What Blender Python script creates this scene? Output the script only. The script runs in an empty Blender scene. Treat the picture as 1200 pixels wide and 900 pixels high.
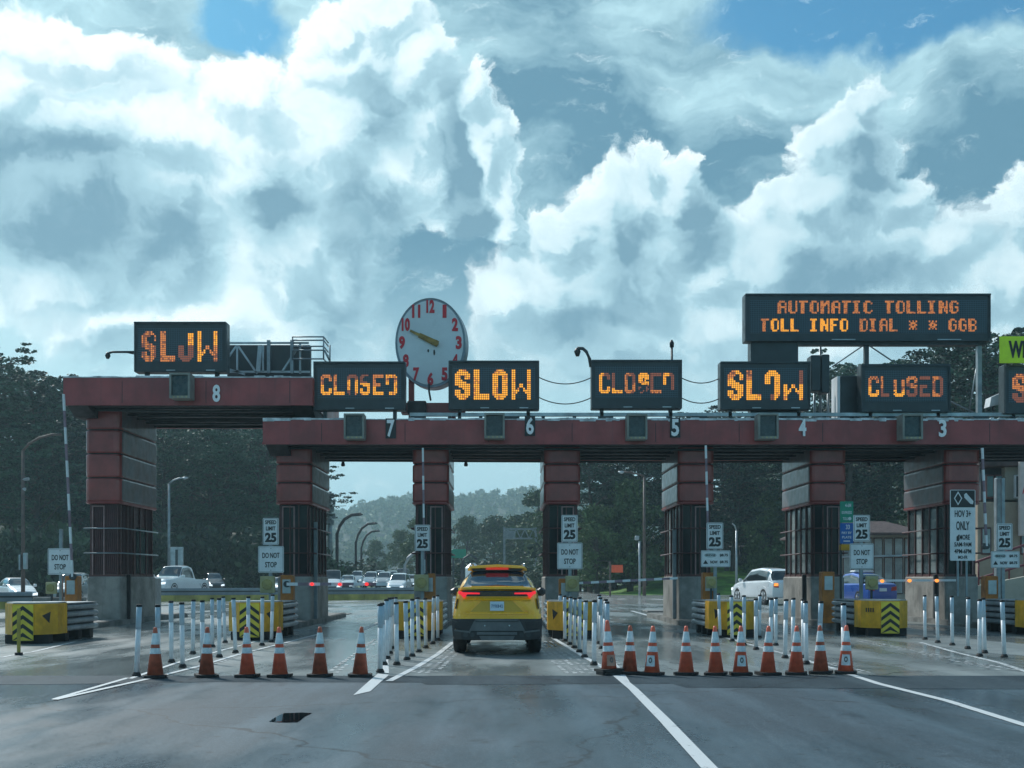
import bpy, math, random, bmesh
import numpy as np
from mathutils import Vector, Matrix
R = math.radians
SC = bpy.context.scene
COL = SC.collection

# ------------------------------------------------------------------ camera
EYE = 1.38
FP = 1355.0                      # focal length in photo pixels (photo 1200 wide)
cam_d = bpy.data.cameras.new("camera")
cam = bpy.data.objects.new("camera", cam_d)
COL.objects.link(cam)
cam.location = (0, 0, EYE)
cam.rotation_euler = (R(90), 0, 0)
cam_d.sensor_width = 36.0
cam_d.lens = FP / 1200 * 36
cam_d.shift_x = 10 / 1200
cam_d.shift_y = 228 / 1200
cam_d.clip_start = 0.1
cam_d.clip_end = 6000
SC.camera = cam
SC.view_settings.view_transform = 'Standard'
SC.view_settings.look = 'None'
SC.view_settings.gamma = 1
SC.view_settings.exposure = 0.45
SC.render.engine = 'CYCLES'
SC.cycles.use_denoising = True
SC.cycles.max_bounces = 6
SC.cycles.diffuse_bounces = 3
SC.cycles.glossy_bounces = 3
SC.cycles.transmission_bounces = 4
SC.cycles.transparent_max_bounces = 6
SC.cycles.volume_bounces = 0
SC.cycles.sample_clamp_indirect = 5

def PX(px, Y): return (px - 590) * Y / FP        # metres right of the lens axis at depth Y
def PZ(py, Y): return EYE - (py - 678) * Y / FP  # height at depth Y
def PY(py, z=0.0): return (EYE - z) * FP / (py - 678)   # depth of a ground point
def G(px, py):
    Y = PY(py); return (PX(px, Y), Y)

# ------------------------------------------------------------------ node helper
class NT:
    def __init__(s, tree): s.t = tree; s.n = tree.nodes; s.l = tree.links
    def put(s, sock, v):
        if v is None: return
        if isinstance(v, bpy.types.NodeSocket): s.l.new(v, sock)
        else:
            try: sock.default_value = v
            except Exception:
                sock.default_value = (v[0], v[1], v[2], 1.0) if len(v) == 3 else v[:3]
    def m(s, op, a, b=None, c=None, clamp=False):
        n = s.n.new('ShaderNodeMath'); n.operation = op; n.use_clamp = clamp
        s.put(n.inputs[0], a); s.put(n.inputs[1], b); s.put(n.inputs[2], c)
        return n.outputs[0]
    def v(s, op, a, b=None, c=None):
        n = s.n.new('ShaderNodeVectorMath'); n.operation = op
        s.put(n.inputs[0], a)
        if op == 'SCALE': s.put(n.inputs[3], b)
        else:
            s.put(n.inputs[1], b)
            if c is not None: s.put(n.inputs[2], c)
        return n.outputs[1] if op in ('LENGTH', 'DOT_PRODUCT', 'DISTANCE') else n.outputs[0]
    def sep(s, a):
        n = s.n.new('ShaderNodeSeparateXYZ'); s.put(n.inputs[0], a); return n.outputs
    def comb(s, x, y, z):
        n = s.n.new('ShaderNodeCombineXYZ'); s.put(n.inputs[0], x); s.put(n.inputs[1], y); s.put(n.inputs[2], z); return n.outputs[0]
    def noise(s, vec, scale, detail=5, rough=.55, color=False, dist=0.0, dim='3D'):
        n = s.n.new('ShaderNodeTexNoise'); n.noise_dimensions = dim; s.put(n.inputs['Vector'], vec)
        n.inputs['Scale'].default_value = scale; n.inputs['Detail'].default_value = detail
        n.inputs['Roughness'].default_value = rough; n.inputs['Distortion'].default_value = dist
        return n.outputs['Color' if color else 'Fac']
    def voro(s, vec, scale, detail=0, feature='F1', out='Distance', dim='3D', rough=.5, rnd=1.0):
        n = s.n.new('ShaderNodeTexVoronoi'); n.voronoi_dimensions = dim; n.feature = feature
        s.put(n.inputs['Vector'], vec); n.inputs['Scale'].default_value = scale
        if 'Detail' in n.inputs: n.inputs['Detail'].default_value = detail
        if 'Roughness' in n.inputs: n.inputs['Roughness'].default_value = rough
        n.inputs['Randomness'].default_value = rnd
        return n.outputs[out]
    def ramp(s, f, a, b, lo=0.0, hi=1.0, smooth=True):
        n = s.n.new('ShaderNodeMapRange'); n.interpolation_type = 'SMOOTHSTEP' if smooth else 'LINEAR'
        s.put(n.inputs[0], f); s.put(n.inputs[1], a); s.put(n.inputs[2], b); s.put(n.inputs[3], lo); s.put(n.inputs[4], hi)
        return n.outputs[0]
    def mix(s, f, a, b, mode='MIX'):
        n = s.n.new('ShaderNodeMix'); n.data_type = 'RGBA'; n.blend_type = mode; n.clamp_factor = True
        s.put(n.inputs[0], f); s.put(n.inputs[6], a); s.put(n.inputs[7], b)
        return n.outputs[2]

# ------------------------------------------------------------------ world: sky with cumulus
SUN_EL, SUN_AZ = 42.0, -38.0      # ahead of the camera and to the left
world = bpy.data.worlds.new("World"); SC.world = world
world.use_nodes = True
world.node_tree.nodes.clear()
W = NT(world.node_tree)

def sky_pt(px, py):
    a = math.atan((px - 590) / FP)
    return a, (678 - py) / FP * math.cos(a)

def blob_field(g, p, blobs, k=.12):
    out = None
    for b in blobs:
        px, py, rx, ry = b[:4]; amp = b[4] if len(b) > 4 else 1.0
        a, e = sky_pt(px, py)
        d = g.v('MULTIPLY', g.v('SUBTRACT', p, (a, e, 0)), (FP / rx, FP / ry, 0))
        f = g.m('MULTIPLY_ADD', g.v('LENGTH', d), -amp, amp)
        out = f if out is None else g.m('SMOOTH_MAX', out, f, k)
    return out

CUMULUS = [
    # right-hand tower
    (1002, 105, 40, 34), (985, 150, 52, 48), (1000, 190, 60, 60), (985, 235, 90, 70), (930, 240, 50, 44),
    (1055, 235, 50, 50), (1010, 310, 130, 90), (1100, 300, 75, 65), (1140, 340, 70, 60), (900, 300, 70, 70),
    # middle tower
    (768, 182, 34, 30), (800, 215, 44, 42), (745, 235, 66, 60), (700, 262, 50, 60), (650, 270, 36, 50), (790, 280, 80, 70),
    (720, 330, 110, 80), (640, 350, 60, 60), (830, 320, 60, 60), (860, 370, 130, 80), (1030, 380, 150, 70), (720, 400, 130, 60), (1150, 400, 90, 60), (590, 350, 50, 60), (940, 170, 34, 40, .7),
    # left-hand mass
    (385, 28, 44, 34), (440, 12, 60, 40), (415, 70, 80, 60), (490, 75, 50, 60), (486, 140, 40, 70), (462, 195, 60, 80),
    (400, 160, 110, 110), (300, 190, 120, 90), (200, 150, 130, 60), (60, 60, 190, 46), (60, 150, 140, 50), (340, 300, 120, 90),
    (250, 370, 120, 60), (210, 300, 70, 80), (120, 370, 90, 40), (60, 220, 140, 90), (0, 120, 80, 120), (180, 230, 100, 100),
    (400, 320, 60, 80), (60, 330, 120, 60), (300, 110, 80, 60), (350, 400, 100, 50),
    # second fringe
    (556, 118, 34, 44), (572, 165, 36, 50), (588, 215, 34, 56), (594, 262, 30, 44), (530, 150, 40, 70), (540, 230, 40, 60),
    # far right edge
    (1200, 250, 36, 50), (1190, 330, 40, 60),
]
HOLES = [(285, 30, 62, 34), (960, 10, 130, 52), (1120, 8, 130, 40)]
DARK = [(536, 190, 26, 110), (552, 262, 30, 50), (60, 240, 190, 110), (150, 280, 110, 80), (330, 240, 60, 80, .7), (430, 270, 70, 90, .6), (390, 380, 60, 60, .5), (170, 420, 120, 40, .5),
        (450, 130, 40, 60, .45), (1010, 200, 40, 60, .5), (740, 300, 60, 60, .4), (820, 260, 40, 50, .5), (980, 330, 90, 50, .4), (680, 390, 80, 50, .4)]
SLATE = [(620, 120, 70, 130, .7), (540, 330, 90, 110), (480, 340, 80, 80), (660, 150, 130, 70), (880, 200, 70, 60), (1110, 210, 110, 80), (640, 60, 50, 60, .5), (900, 280, 40, 60, .5)]

tc = W.n.new('ShaderNodeTexCoord')
dx, dy, dz = W.sep(tc.outputs['Generated'])[:3]
hyp = W.m('SQRT', W.m('MULTIPLY_ADD', dx, dx, W.m('MULTIPLY', dy, dy)))
az = W.m('ARCTAN2', dx, dy)
ez = W.m('DIVIDE', dz, W.m('MAXIMUM', hyp, .02))
P0 = W.comb(az, ez, 0)
nA = W.v('SUBTRACT', W.noise(P0, 9, 6, .6, color=True), (.5, .5, .5))
Pw = W.v('MULTIPLY_ADD', nA, (.085, .085, 0), P0)

# one reusable group: signed cumulus field with cauliflower bumps
gt = bpy.data.node_groups.new('cumulus_field', 'ShaderNodeTree')
gt.interface.new_socket('P', in_out='INPUT', socket_type='NodeSocketVector')
gt.interface.new_socket('F', in_out='OUTPUT', socket_type='NodeSocketFloat')
gt.interface.new_socket('Macro', in_out='OUTPUT', socket_type='NodeSocketFloat')
g = NT(gt)
gi = g.n.new('NodeGroupInput'); go = g.n.new('NodeGroupOutput')
P = gi.outputs[0]
wa = g.v('SUBTRACT', g.noise(P, 22, 6, .62, color=True, dim='2D'), (.5, .5, .5))
Pq = g.v('MULTIPLY_ADD', wa, (.045, .045, 0), P)
macro = blob_field(g, Pq, CUMULUS)
# clouds for the rest of the sky, outside the photograph
els = g.m('MULTIPLY', g.noise(P, 3.2, 3, .5, dim='2D'), 1.0)
ax = g.m('ABSOLUTE', g.sep(P)[0])
outside = g.m('MULTIPLY', g.ramp(els, .50, .74, -.4, .8), 1.0)
sel = g.m('MAXIMUM', g.ramp(ax, .47, .60), g.ramp(g.sep(P)[1], .52, .62))
mm = g.n.new('ShaderNodeMix'); mm.data_type = 'FLOAT'
g.put(mm.inputs[0], sel); g.put(mm.inputs[2], macro); g.put(mm.inputs[3], outside)
macro = mm.outputs[0]
v1 = g.voro(Pq, 17, 3, dim='2D', rough=.5)
n1 = g.noise(Pq, 26, 9, .68, dim='2D')
f = g.m('ADD', macro, g.m('MULTIPLY', g.m('SUBTRACT', .42, v1), .25))
f = g.m('ADD', f, g.m('MULTIPLY', g.m('SUBTRACT', n1, .5), .34))
g.l.new(f, go.inputs[0]); g.l.new(macro, go.inputs[1])

def field(p):
    n = W.n.new('ShaderNodeGroup'); n.node_tree = gt; W.put(n.inputs[0], p)
    return n.outputs[0], n.outputs[1]
F0, M0 = field(Pw)
F1, _ = field(W.v('ADD', Pw, (-.011, .016, 0)))
relief = W.m('SUBTRACT', F0, F1)
relief = W.m('DIVIDE', relief, W.m('MULTIPLY_ADD', W.m('ABSOLUTE', relief), 3.2, 1.0))

sky = W.n.new('ShaderNodeTexSky'); sky.sky_type = 'NISHITA'; sky.sun_disc = False
sky.sun_elevation = R(SUN_EL); sky.sun_rotation = R(SUN_AZ)
sky.altitude = 10; sky.air_density = 1.0; sky.dust_density = 0.6; sky.ozone_density = 2.0
blue = W.mix(1.0, sky.outputs[0], (.30, .74, .82, 1), 'MULTIPLY')

# layer 1: slate and pale stratus behind the cumulus, with blue holes
hole = blob_field(W, Pw, HOLES)
hole = W.m('MAXIMUM', hole, W.m('MULTIPLY_ADD', W.m('MAXIMUM', W.ramp(W.m('ABSOLUTE', az), .52, .75), W.ramp(ez, .60, .85)), W.ramp(W.noise(Pw, 2.2, 3), .32, .55, 2.0, 2.5), -2.0))
slate = blob_field(W, Pw, SLATE)
st = W.noise(W.v('MULTIPLY', Pw, (1, 1.9, 1)), 5.5, 7, .6)
tone = W.m('ADD', W.ramp(st, .32, .68, 0, 1), W.ramp(slate, -.5, .6, .10, -.52))
tone = W.m('ADD', tone, W.ramp(az, -.5, .45, .30, -.06), clamp=True)
tone = W.m('MAXIMUM', tone, W.ramp(ez, .30, .12, 0, .9))
stratus = W.mix(tone, (.95, 2.2, 3.1, 1), (4.1, 6.3, 7.0, 1))
cov = W.ramp(W.m('MULTIPLY_ADD', W.m('SUBTRACT', W.noise(Pw, 14, 7, .65), .5), 1.1, W.m('MULTIPLY', hole, -1.0)), -.36, .22)
c1 = W.mix(cov, blue, stratus)

# layer 2: cumulus
dark = blob_field(W, Pw, DARK)
edge = W.ramp(F0, 0.0, .34, .24, 0)
lum = W.m('ADD', W.m('MULTIPLY_ADD', relief, 1.35, .50), edge)
lum = W.m('ADD', lum, W.m('MULTIPLY', W.m('SUBTRACT', W.noise(Pw, 8, 6, .6), .5), .55))
lum = W.m('ADD', lum, W.ramp(az, -.45, .25, .32, .0))
lum = W.m('ADD', lum, W.ramp(ez, .24, .08, 0, .30))
lum = W.m('SUBTRACT', lum, W.ramp(W.m('MULTIPLY_ADD', W.noise(Pw, 20, 5, .6), .5, dark), .05, .85, 0, .66))
lum = W.m('MAXIMUM', W.m('MINIMUM', lum, 1.15), 0.0)
ca = W.mix(W.ramp(lum, 0, .5, smooth=False), (1.38, 2.65, 3.5, 1), (3.5, 5.4, 6.2, 1))
cb = W.mix(W.ramp(lum, .5, 1.05, smooth=False), ca, (8.3, 9.4, 9.6, 1))
soft = W.ramp(ez, .34, .16, .17, .55)          # edges soften low down in the haze
cmask = W.ramp(F0, W.m('MULTIPLY', soft, -.6), W.m('MULTIPLY', soft, 1.0))
c2 = W.mix(cmask, c1, cb)
# wispy high cirrus shreds
wis = W.noise(W.v('MULTIPLY', W.v('ADD', Pw, (3, 1, 0)), (1, 2.6, 1)), 22, 8, .72, dist=.25)
wm = W.m('MULTIPLY', W.ramp(wis, .55, .76, 0, .5), W.ramp(cmask, 0, 1, 1, .1))
c3 = W.mix(wm, c2, (7.6, 9.2, 9.6, 1))
# below the horizon: plain ground-coloured haze
c4 = W.mix(W.ramp(ez, .015, -.02), c3, (2.2, 3.2, 3.5, 1))
bg = W.n.new('ShaderNodeBackground'); W.put(bg.inputs[0], c4); bg.inputs[1].default_value = 0.1
wo = W.n.new('ShaderNodeOutputWorld'); W.l.new(bg.outputs[0], wo.inputs[0])
world.cycles.sampling_method = 'MANUAL'; world.cycles.sample_map_resolution = 512

sun_d = bpy.data.lights.new("sun", 'SUN'); sun = bpy.data.objects.new("sun", sun_d); COL.objects.link(sun)
sun_d.energy = 2.6; sun_d.angle = R(7); sun_d.color = (1.0, .985, .95)
_sd = Vector((math.sin(R(SUN_AZ)) * math.cos(R(SUN_EL)), math.cos(R(SUN_AZ)) * math.cos(R(SUN_EL)), math.sin(R(SUN_EL))))
sun.rotation_euler = _sd.to_track_quat('Z', 'Y').to_euler()
sun.location = (0, 0, 40)

# ------------------------------------------------------------------ materials
MATS = {}
def mat(name, col, rough=.6, metal=0.0, var=.12, scale=3.0, bump=0.0, coat=0.0, spec=.5, emit=None, estr=0, streak=0.0, col2=None):
    """procedural paint / stone: base colour broken up by noise, optional vertical dirt streaks"""
    if name in MATS: return MATS[name]
    m = bpy.data.materials.new(name); m.use_nodes = True
    t = NT(m.node_tree); b = m.node_tree.nodes['Principled BSDF']
    c = (*col, 1)
    tcn = t.n.new('ShaderNodeTexCoord').outputs['Object']
    if var > 0:
        n = t.noise(tcn, scale, 5, .6)
        dk = tuple(x * (1 - var * 2) for x in col) + (1,)
        lt = tuple(min(1, x * (1 + var)) for x in col) + (1,)
        if col2: dk = (*col2, 1)
        out = t.mix(t.ramp(n, .3, .7), dk, lt)
        if streak > 0:
            s2 = t.noise(t.v('MULTIPLY', tcn, (9, 9, .5)), 1.0, 4, .6)
            out = t.mix(t.ramp(s2, .52, .75, 0, streak), out, (col[0] * .35 + .02, col[1] * .4 + .02, col[2] * .45 + .02, 1))
        t.put(b.inputs['Base Color'], out)
        t.put(b.inputs['Roughness'], t.m('ADD', t.ramp(t.noise(tcn, scale * 2.3, 3), .3, .7, -.08, .08), rough, clamp=True))
        if bump > 0:
            bn = t.n.new('ShaderNodeBump'); bn.inputs['Strength'].default_value = bump; bn.inputs['Distance'].default_value = .02
            t.put(bn.inputs['Height'], t.noise(tcn, scale * 8, 4, .6)); t.l.new(bn.outputs[0], b.inputs['Normal'])
    else:
        b.inputs['Base Color'].default_value = c; b.inputs['Roughness'].default_value = rough
    b.inputs['Metallic'].default_value = metal
    b.inputs['Specular IOR Level'].default_value = spec
    b.inputs['Coat Weight'].default_value = coat; b.inputs['Coat Roughness'].default_value = .08
    if emit:
        b.inputs['Emission Color'].default_value = (*emit, 1); b.inputs['Emission Strength'].default_value = estr
    MATS[name] = m; return m

RED = mat('red_oxide_paint', (.33, .056, .054), .42, var=.16, scale=1.1, coat=.1, streak=.4)
REDP = mat('red_oxide_panel', (.30, .050, .042), .36, var=.16, scale=1.6, coat=.2, streak=.22)
REDD = mat('dark_red_frame', (.105, .036, .033), .45, var=.15)
BROWNP = mat('brown_corrugated', (.085, .028, .03), .5, var=.15, streak=.4)
SOFF = mat('soffit_dark', (.035, .035, .04), .7, var=.2)
STEEL = mat('grey_steel', (.28, .32, .34), .45, .5, var=.12)
STEELD = mat('dark_steel', (.05, .06, .065), .5, .3, var=.15)
FLASHM = mat('flashing_highlight_white', (.62, .66, .68), .35, var=.25, scale=3)
GALV = mat('galvanised', (.42, .46, .48), .4, .6, var=.15, scale=2)
CONC = mat('cast_concrete', (.27, .26, .235), .75, var=.22, scale=1.4, bump=.3, streak=.5)
KERB = mat('kerb_concrete', (.20, .20, .185), .7, var=.25, scale=2, bump=.3)
WHITE = mat('white_paint', (.74, .77, .78), .45, var=.07, scale=2)
WHITEP = mat('white_plastic', (.76, .80, .82), .4, var=.10, scale=4, streak=.25)
REFL = mat('grey_reflective_sleeve', (.40, .52, .60), .35, var=.08, scale=5)
BLACKR = mat('black_rubber', (.012, .012, .013), .7, var=.1)
BLACK = mat('black_paint', (.014, .015, .017), .45, var=.1)
CAB = mat('sign_cabinet', (.028, .042, .048), .4, var=.12, scale=2)
ORANGE = mat('orange_cone_plastic', (1.0, .15, .075), .45, var=.14, scale=7, streak=.25)
ORANGEF = mat('faded_orange_plastic', (.52, .11, .055), .6, var=.2, scale=7)
ORANGEP = mat('pink_orange_plastic', (.85, .16, .09), .55, var=.18, scale=7)
CONEW = mat('cone_reflective_band', (.72, .78, .80), .35, var=.16, scale=9, streak=.3)
YEL = mat('yellow_box_paint', (.72, .37, .012), .5, var=.14, scale=3, streak=.35)
YELS = mat('yellow_stripe', (.72, .58, .05), .45, var=.1)
MACH = mat('orange_machine_paint', (.48, .16, .02), .5, var=.2, streak=.3)
BEIGE = mat('beige_box', (.42, .38, .20), .6, var=.15)
GOLD = mat('brass', (.30, .19, .05), .4, .5, var=.2, scale=6)
CLOCKF = mat('clock_face', (.64, .71, .73), .35, var=.05, scale=1, coat=.2)
CLOCKR = mat('clock_rim', (.22, .29, .33), .4, .3, var=.1)
REDNUM = mat('red_numeral', (.62, .012, .03), .45, var=.06)
GLASS = mat('dark_glass', (.012, .018, .022), .06, var=0, spec=.9, coat=.6)
GLASSD = mat('shaded_booth_glass', (.010, .013, .016), .18, var=0, spec=.25)
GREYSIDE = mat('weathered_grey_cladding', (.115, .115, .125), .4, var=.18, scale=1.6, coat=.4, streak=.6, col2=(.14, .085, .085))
DOORF = mat('pale_red_door_frame', (.34, .20, .19), .5, var=.15)
GLASSB = mat('booth_glass', (.05, .065, .07), .12, var=.1, spec=.7)
PANEW = mat('pale_window', (.30, .36, .36), .25, var=.2, scale=.8)
CHROME = mat('chrome', (.6, .62, .64), .15, .9, var=0)
LEDB = mat('led_amber_bright', (.3, .12, .01), .5, var=0, emit=(1.0, .41, .035), estr=.95)
LEDM = mat('led_amber_mid', (.3, .12, .04), .5, var=0, emit=(1.0, .32, .08), estr=.52)
LEDD = mat('led_amber_dim', (.2, .09, .05), .5, var=0, emit=(1.0, .30, .17), estr=.17)
REDLAMP = mat('red_lamp_lens', (.6, .02, .02), .3, var=0, emit=(1, .03, .03), estr=1.1)
AMBLAMP = mat('amber_lamp_lens', (.6, .2, .02), .3, var=0, emit=(1, .30, .05), estr=1.1)
TAIL = mat('tail_lamp_lens', (.5, .01, .02), .25, var=0, emit=(1.0, .02, .04), estr=.55, coat=.5)
BRAKE = mat('brake_lamp_lens', (.55, .03, .02), .3, var=0, emit=(1.0, .06, .03), estr=.22)
HEADL = mat('head_lamp_lens', (.8, .85, .9), .15, var=0, emit=(.85, .95, 1), estr=.8, coat=.5)
BARK = mat('bark', (.075, .062, .052), .85, var=.25, scale=1.5, bump=.4)
GREENS = mat('green_sign_face', (.005, .26, .16), .4, var=.05)
BLUES = mat('blue_sign_face', (.01, .12, .42), .4, var=.05)
LIME = mat('fluorescent_lime', (.68, .90, .02), .45, var=.04)
OSIGN = mat('orange_sign_face', (.85, .12, .04), .45, var=.05)
STUCCO = mat('tan_stucco', (.34, .27, .20), .8, var=.1, scale=1, bump=.2)
CREAM = mat('cream_wall', (.42, .40, .33), .75, var=.1, scale=1, bump=.2)
ROOFR = mat('brown_shingle_roof', (.09, .055, .05), .75, var=.25, scale=3, bump=.4)

def leaf_mat(name, c1, c2):
    m = bpy.data.materials.new(name); m.use_nodes = True
    t = NT(m.node_tree); b = m.node_tree.nodes['Principled BSDF']
    geo = t.n.new('ShaderNodeNewGeometry').outputs['Random Per Island']
    tcn = t.n.new('ShaderNodeTexCoord').outputs['Object']
    orn = t.n.new('ShaderNodeObjectInfo').outputs['Random']
    n = t.m('ADD', t.m('MULTIPLY_ADD', t.noise(tcn, .45, 3), .6, t.m('MULTIPLY', geo, .45)), t.m('MULTIPLY_ADD', orn, .40, -.18))
    t.put(b.inputs['Base Color'], t.mix(t.ramp(n, .38, .74), (*c1, 1), (*c2, 1)))
    b.inputs['Roughness'].default_value = .65; b.inputs['Specular IOR Level'].default_value = .35
    b.inputs['Subsurface Weight'].default_value = 0
    MATS[name] = m; return m
LEAFC = leaf_mat('cypress_foliage', (.006, .026, .018), (.048, .115, .066))  # wide dark-to-light range paints clump light and shade into the leaves
LEAFB = leaf_mat('broadleaf_foliage', (.045, .085, .03), (.11, .17, .06))
LEAFH = leaf_mat('hill_foliage', (.085, .13, .045), (.20, .25, .09))
LEAFS = leaf_mat('shrub_foliage', (.014, .036, .018), (.055, .10, .045))

def led_panel_mat():
    m = bpy.data.materials.new('led_matrix_panel'); m.use_nodes = True
    t = NT(m.node_tree); b = m.node_tree.nodes['Principled BSDF']
    tcn = t.n.new('ShaderNodeTexCoord').outputs['Object']
    x, y, z = t.sep(tcn)[:3]
    fx = t.m('ABSOLUTE', t.m('SINE', t.m('MULTIPLY', x, 3.14159 / .052)))
    fz = t.m('ABSOLUTE', t.m('SINE', t.m('MULTIPLY', z, 3.14159 / .060)))
    d = t.m('MINIMUM', fx, fz)
    t.put(b.inputs['Base Color'], t.mix(t.ramp(d, .15, .5), (.055, .10, .125, 1), (.018, .032, .042, 1)))
    b.inputs['Roughness'].default_value = .35
    return m
LEDP = led_panel_mat()

def road_mat(name, base, base2, wet_lo, wet_hi, joints=0.0, wetbias=0.0, spec=.5):
    m = bpy.data.materials.new(name); m.use_nodes = True
    t = NT(m.node_tree); b = m.node_tree.nodes['Principled BSDF']
    p = t.n.new('ShaderNodeTexCoord').outputs['Object']
    x, y, z = t.sep(p)[:3]
    big = t.noise(t.v('MULTIPLY', p, (1, .35, 1)), .35, 5, .6)       # long wear streaks down the lane
    mid = t.noise(t.v('MULTIPLY', p, (2.2, .25, 1)), .8, 5, .6)
    fine = t.noise(p, 20, 6, .8)
    speck = t.noise(p, 95, 2, .6)
    f = t.m('ADD', t.m('MULTIPLY', big, .55), t.m('MULTIPLY', mid, .45))
    c = t.mix(t.ramp(f, .40, .60), (*base, 1), (*base2, 1))
    c = t.mix(t.ramp(fine, .40, .70, 0, .45), c, tuple(v * 1.5 for v in base2) + (1,))
    c = t.mix(t.ramp(speck, .55, .75, 0, .42), c, (.42, .46, .47, 1))
    # tyre-darkened tracks and an oil line down lane centres
    lane = t.m('ABSOLUTE', t.m('SUBTRACT', t.m('FRACT', t.m('DIVIDE', t.m('ADD', x, 2.21), 3.98)), .5))
    tr = t.ramp(t.m('ABSOLUTE', t.m('SUBTRACT', lane, .17)), .08, .02)
    c = t.mix(t.m('MULTIPLY', tr, t.ramp(mid, .35, .6, .05, .34)), c, tuple(v * .45 for v in base) + (1,))
    # cracks
    cr = t.voro(t.v('MULTIPLY_ADD', t.v('SUBTRACT', t.noise(p, 1.2, 3, color=True), (.5, .5, .5)), (1.0, 1.0, 0), p), .22, 0, 'DISTANCE_TO_EDGE', dim='2D')
    c = t.mix(t.ramp(cr, .007, .002, 0, .75), c, (.015, .015, .016, 1))
    dr_ = t.voro(p, 1.3, 0, dim='2D'); c = t.mix(t.ramp(dr_, .06, .03, 0, .55), c, (.015, .017, .018, 1))
    if joints > 0:
        jx = t.m('ABSOLUTE', t.m('SUBTRACT', t.m('FRACT', t.m('DIVIDE', y, joints)), .5))
        c = t.mix(t.ramp(jx, .4955, .4985, 0, .7), c, (.03, .03, .03, 1))
    st = t.ramp(t.noise(p, 1.6, 4, .6), .60, .72, 0, .5)
    c = t.mix(st, c, tuple(v * .45 for v in base) + (1,))
    t.put(b.inputs['Base Color'], c)
    wet = t.noise(t.v('MULTIPLY', p, (.8, .22, 1)), .5, 4, .6)
    r = t.ramp(t.m('ADD', wet, wetbias), .40, .62, wet_hi, wet_lo)
    r = t.m('ADD', r, t.ramp(fine, .3, .7, -.05, .05))
    t.put(b.inputs['Roughness'], r)
    b.inputs['Specular IOR Level'].default_value = spec
    bn = t.n.new('ShaderNodeBump'); bn.inputs['Strength'].default_value = .22; bn.inputs['Distance'].default_value = .006
    t.put(bn.inputs['Height'], t.m('ADD', fine, t.m('MULTIPLY', speck, .5))); t.l.new(bn.outputs[0], b.inputs['Normal'])
    return m
ASPH = road_mat('worn_asphalt', (.020, .038, .052), (.068, .108, .134), .22, .60, wetbias=.01, spec=.42)
ASPHN = road_mat('newer_asphalt', (.018, .032, .042), (.042, .066, .080), .7, .9, spec=.15)
PAVE = road_mat('grey_concrete_pavement', (.12, .145, .145), (.23, .26, .255), .13, .55, joints=4.6, wetbias=.03)
FARR = road_mat('pale_highway_concrete', (.36, .38, .37), (.50, .51, .50), .12, .35, wetbias=.12)
def paint_mat(name, worn):
    m = bpy.data.materials.new(name); m.use_nodes = True
    t = NT(m.node_tree); b = m.node_tree.nodes['Principled BSDF']
    p = t.n.new('ShaderNodeTexCoord').outputs['Object']
    n = t.noise(p, 9, 5, .7)
    t.put(b.inputs['Base Color'], t.mix(t.ramp(n, worn - .05, worn + .06), (.20, .22, .22, 1), (.62, .65, .65, 1)))
    b.inputs['Roughness'].default_value = .5
    return m
PAINT = paint_mat('road_paint', .34)
PAINTW = paint_mat('worn_road_paint', .47)
def grass_mat():
    m = bpy.data.materials.new('grass_ground'); m.use_nodes = True
    t = NT(m.node_tree); b = m.node_tree.nodes['Principled BSDF']
    p = t.n.new('ShaderNodeTexCoord').outputs['Object']
    n = t.noise(p, .25, 6, .65); n2 = t.noise(p, 6, 4, .7)
    c = t.mix(t.ramp(n, .35, .65), (.035, .075, .020, 1), (.075, .14, .035, 1))
    c = t.mix(t.ramp(n2, .4, .7, 0, .5), c, (.05, .07, .025, 1))
    t.put(b.inputs['Base Color'], c); b.inputs['Roughness'].default_value = .85
    return m
GRASS = grass_mat()

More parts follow.
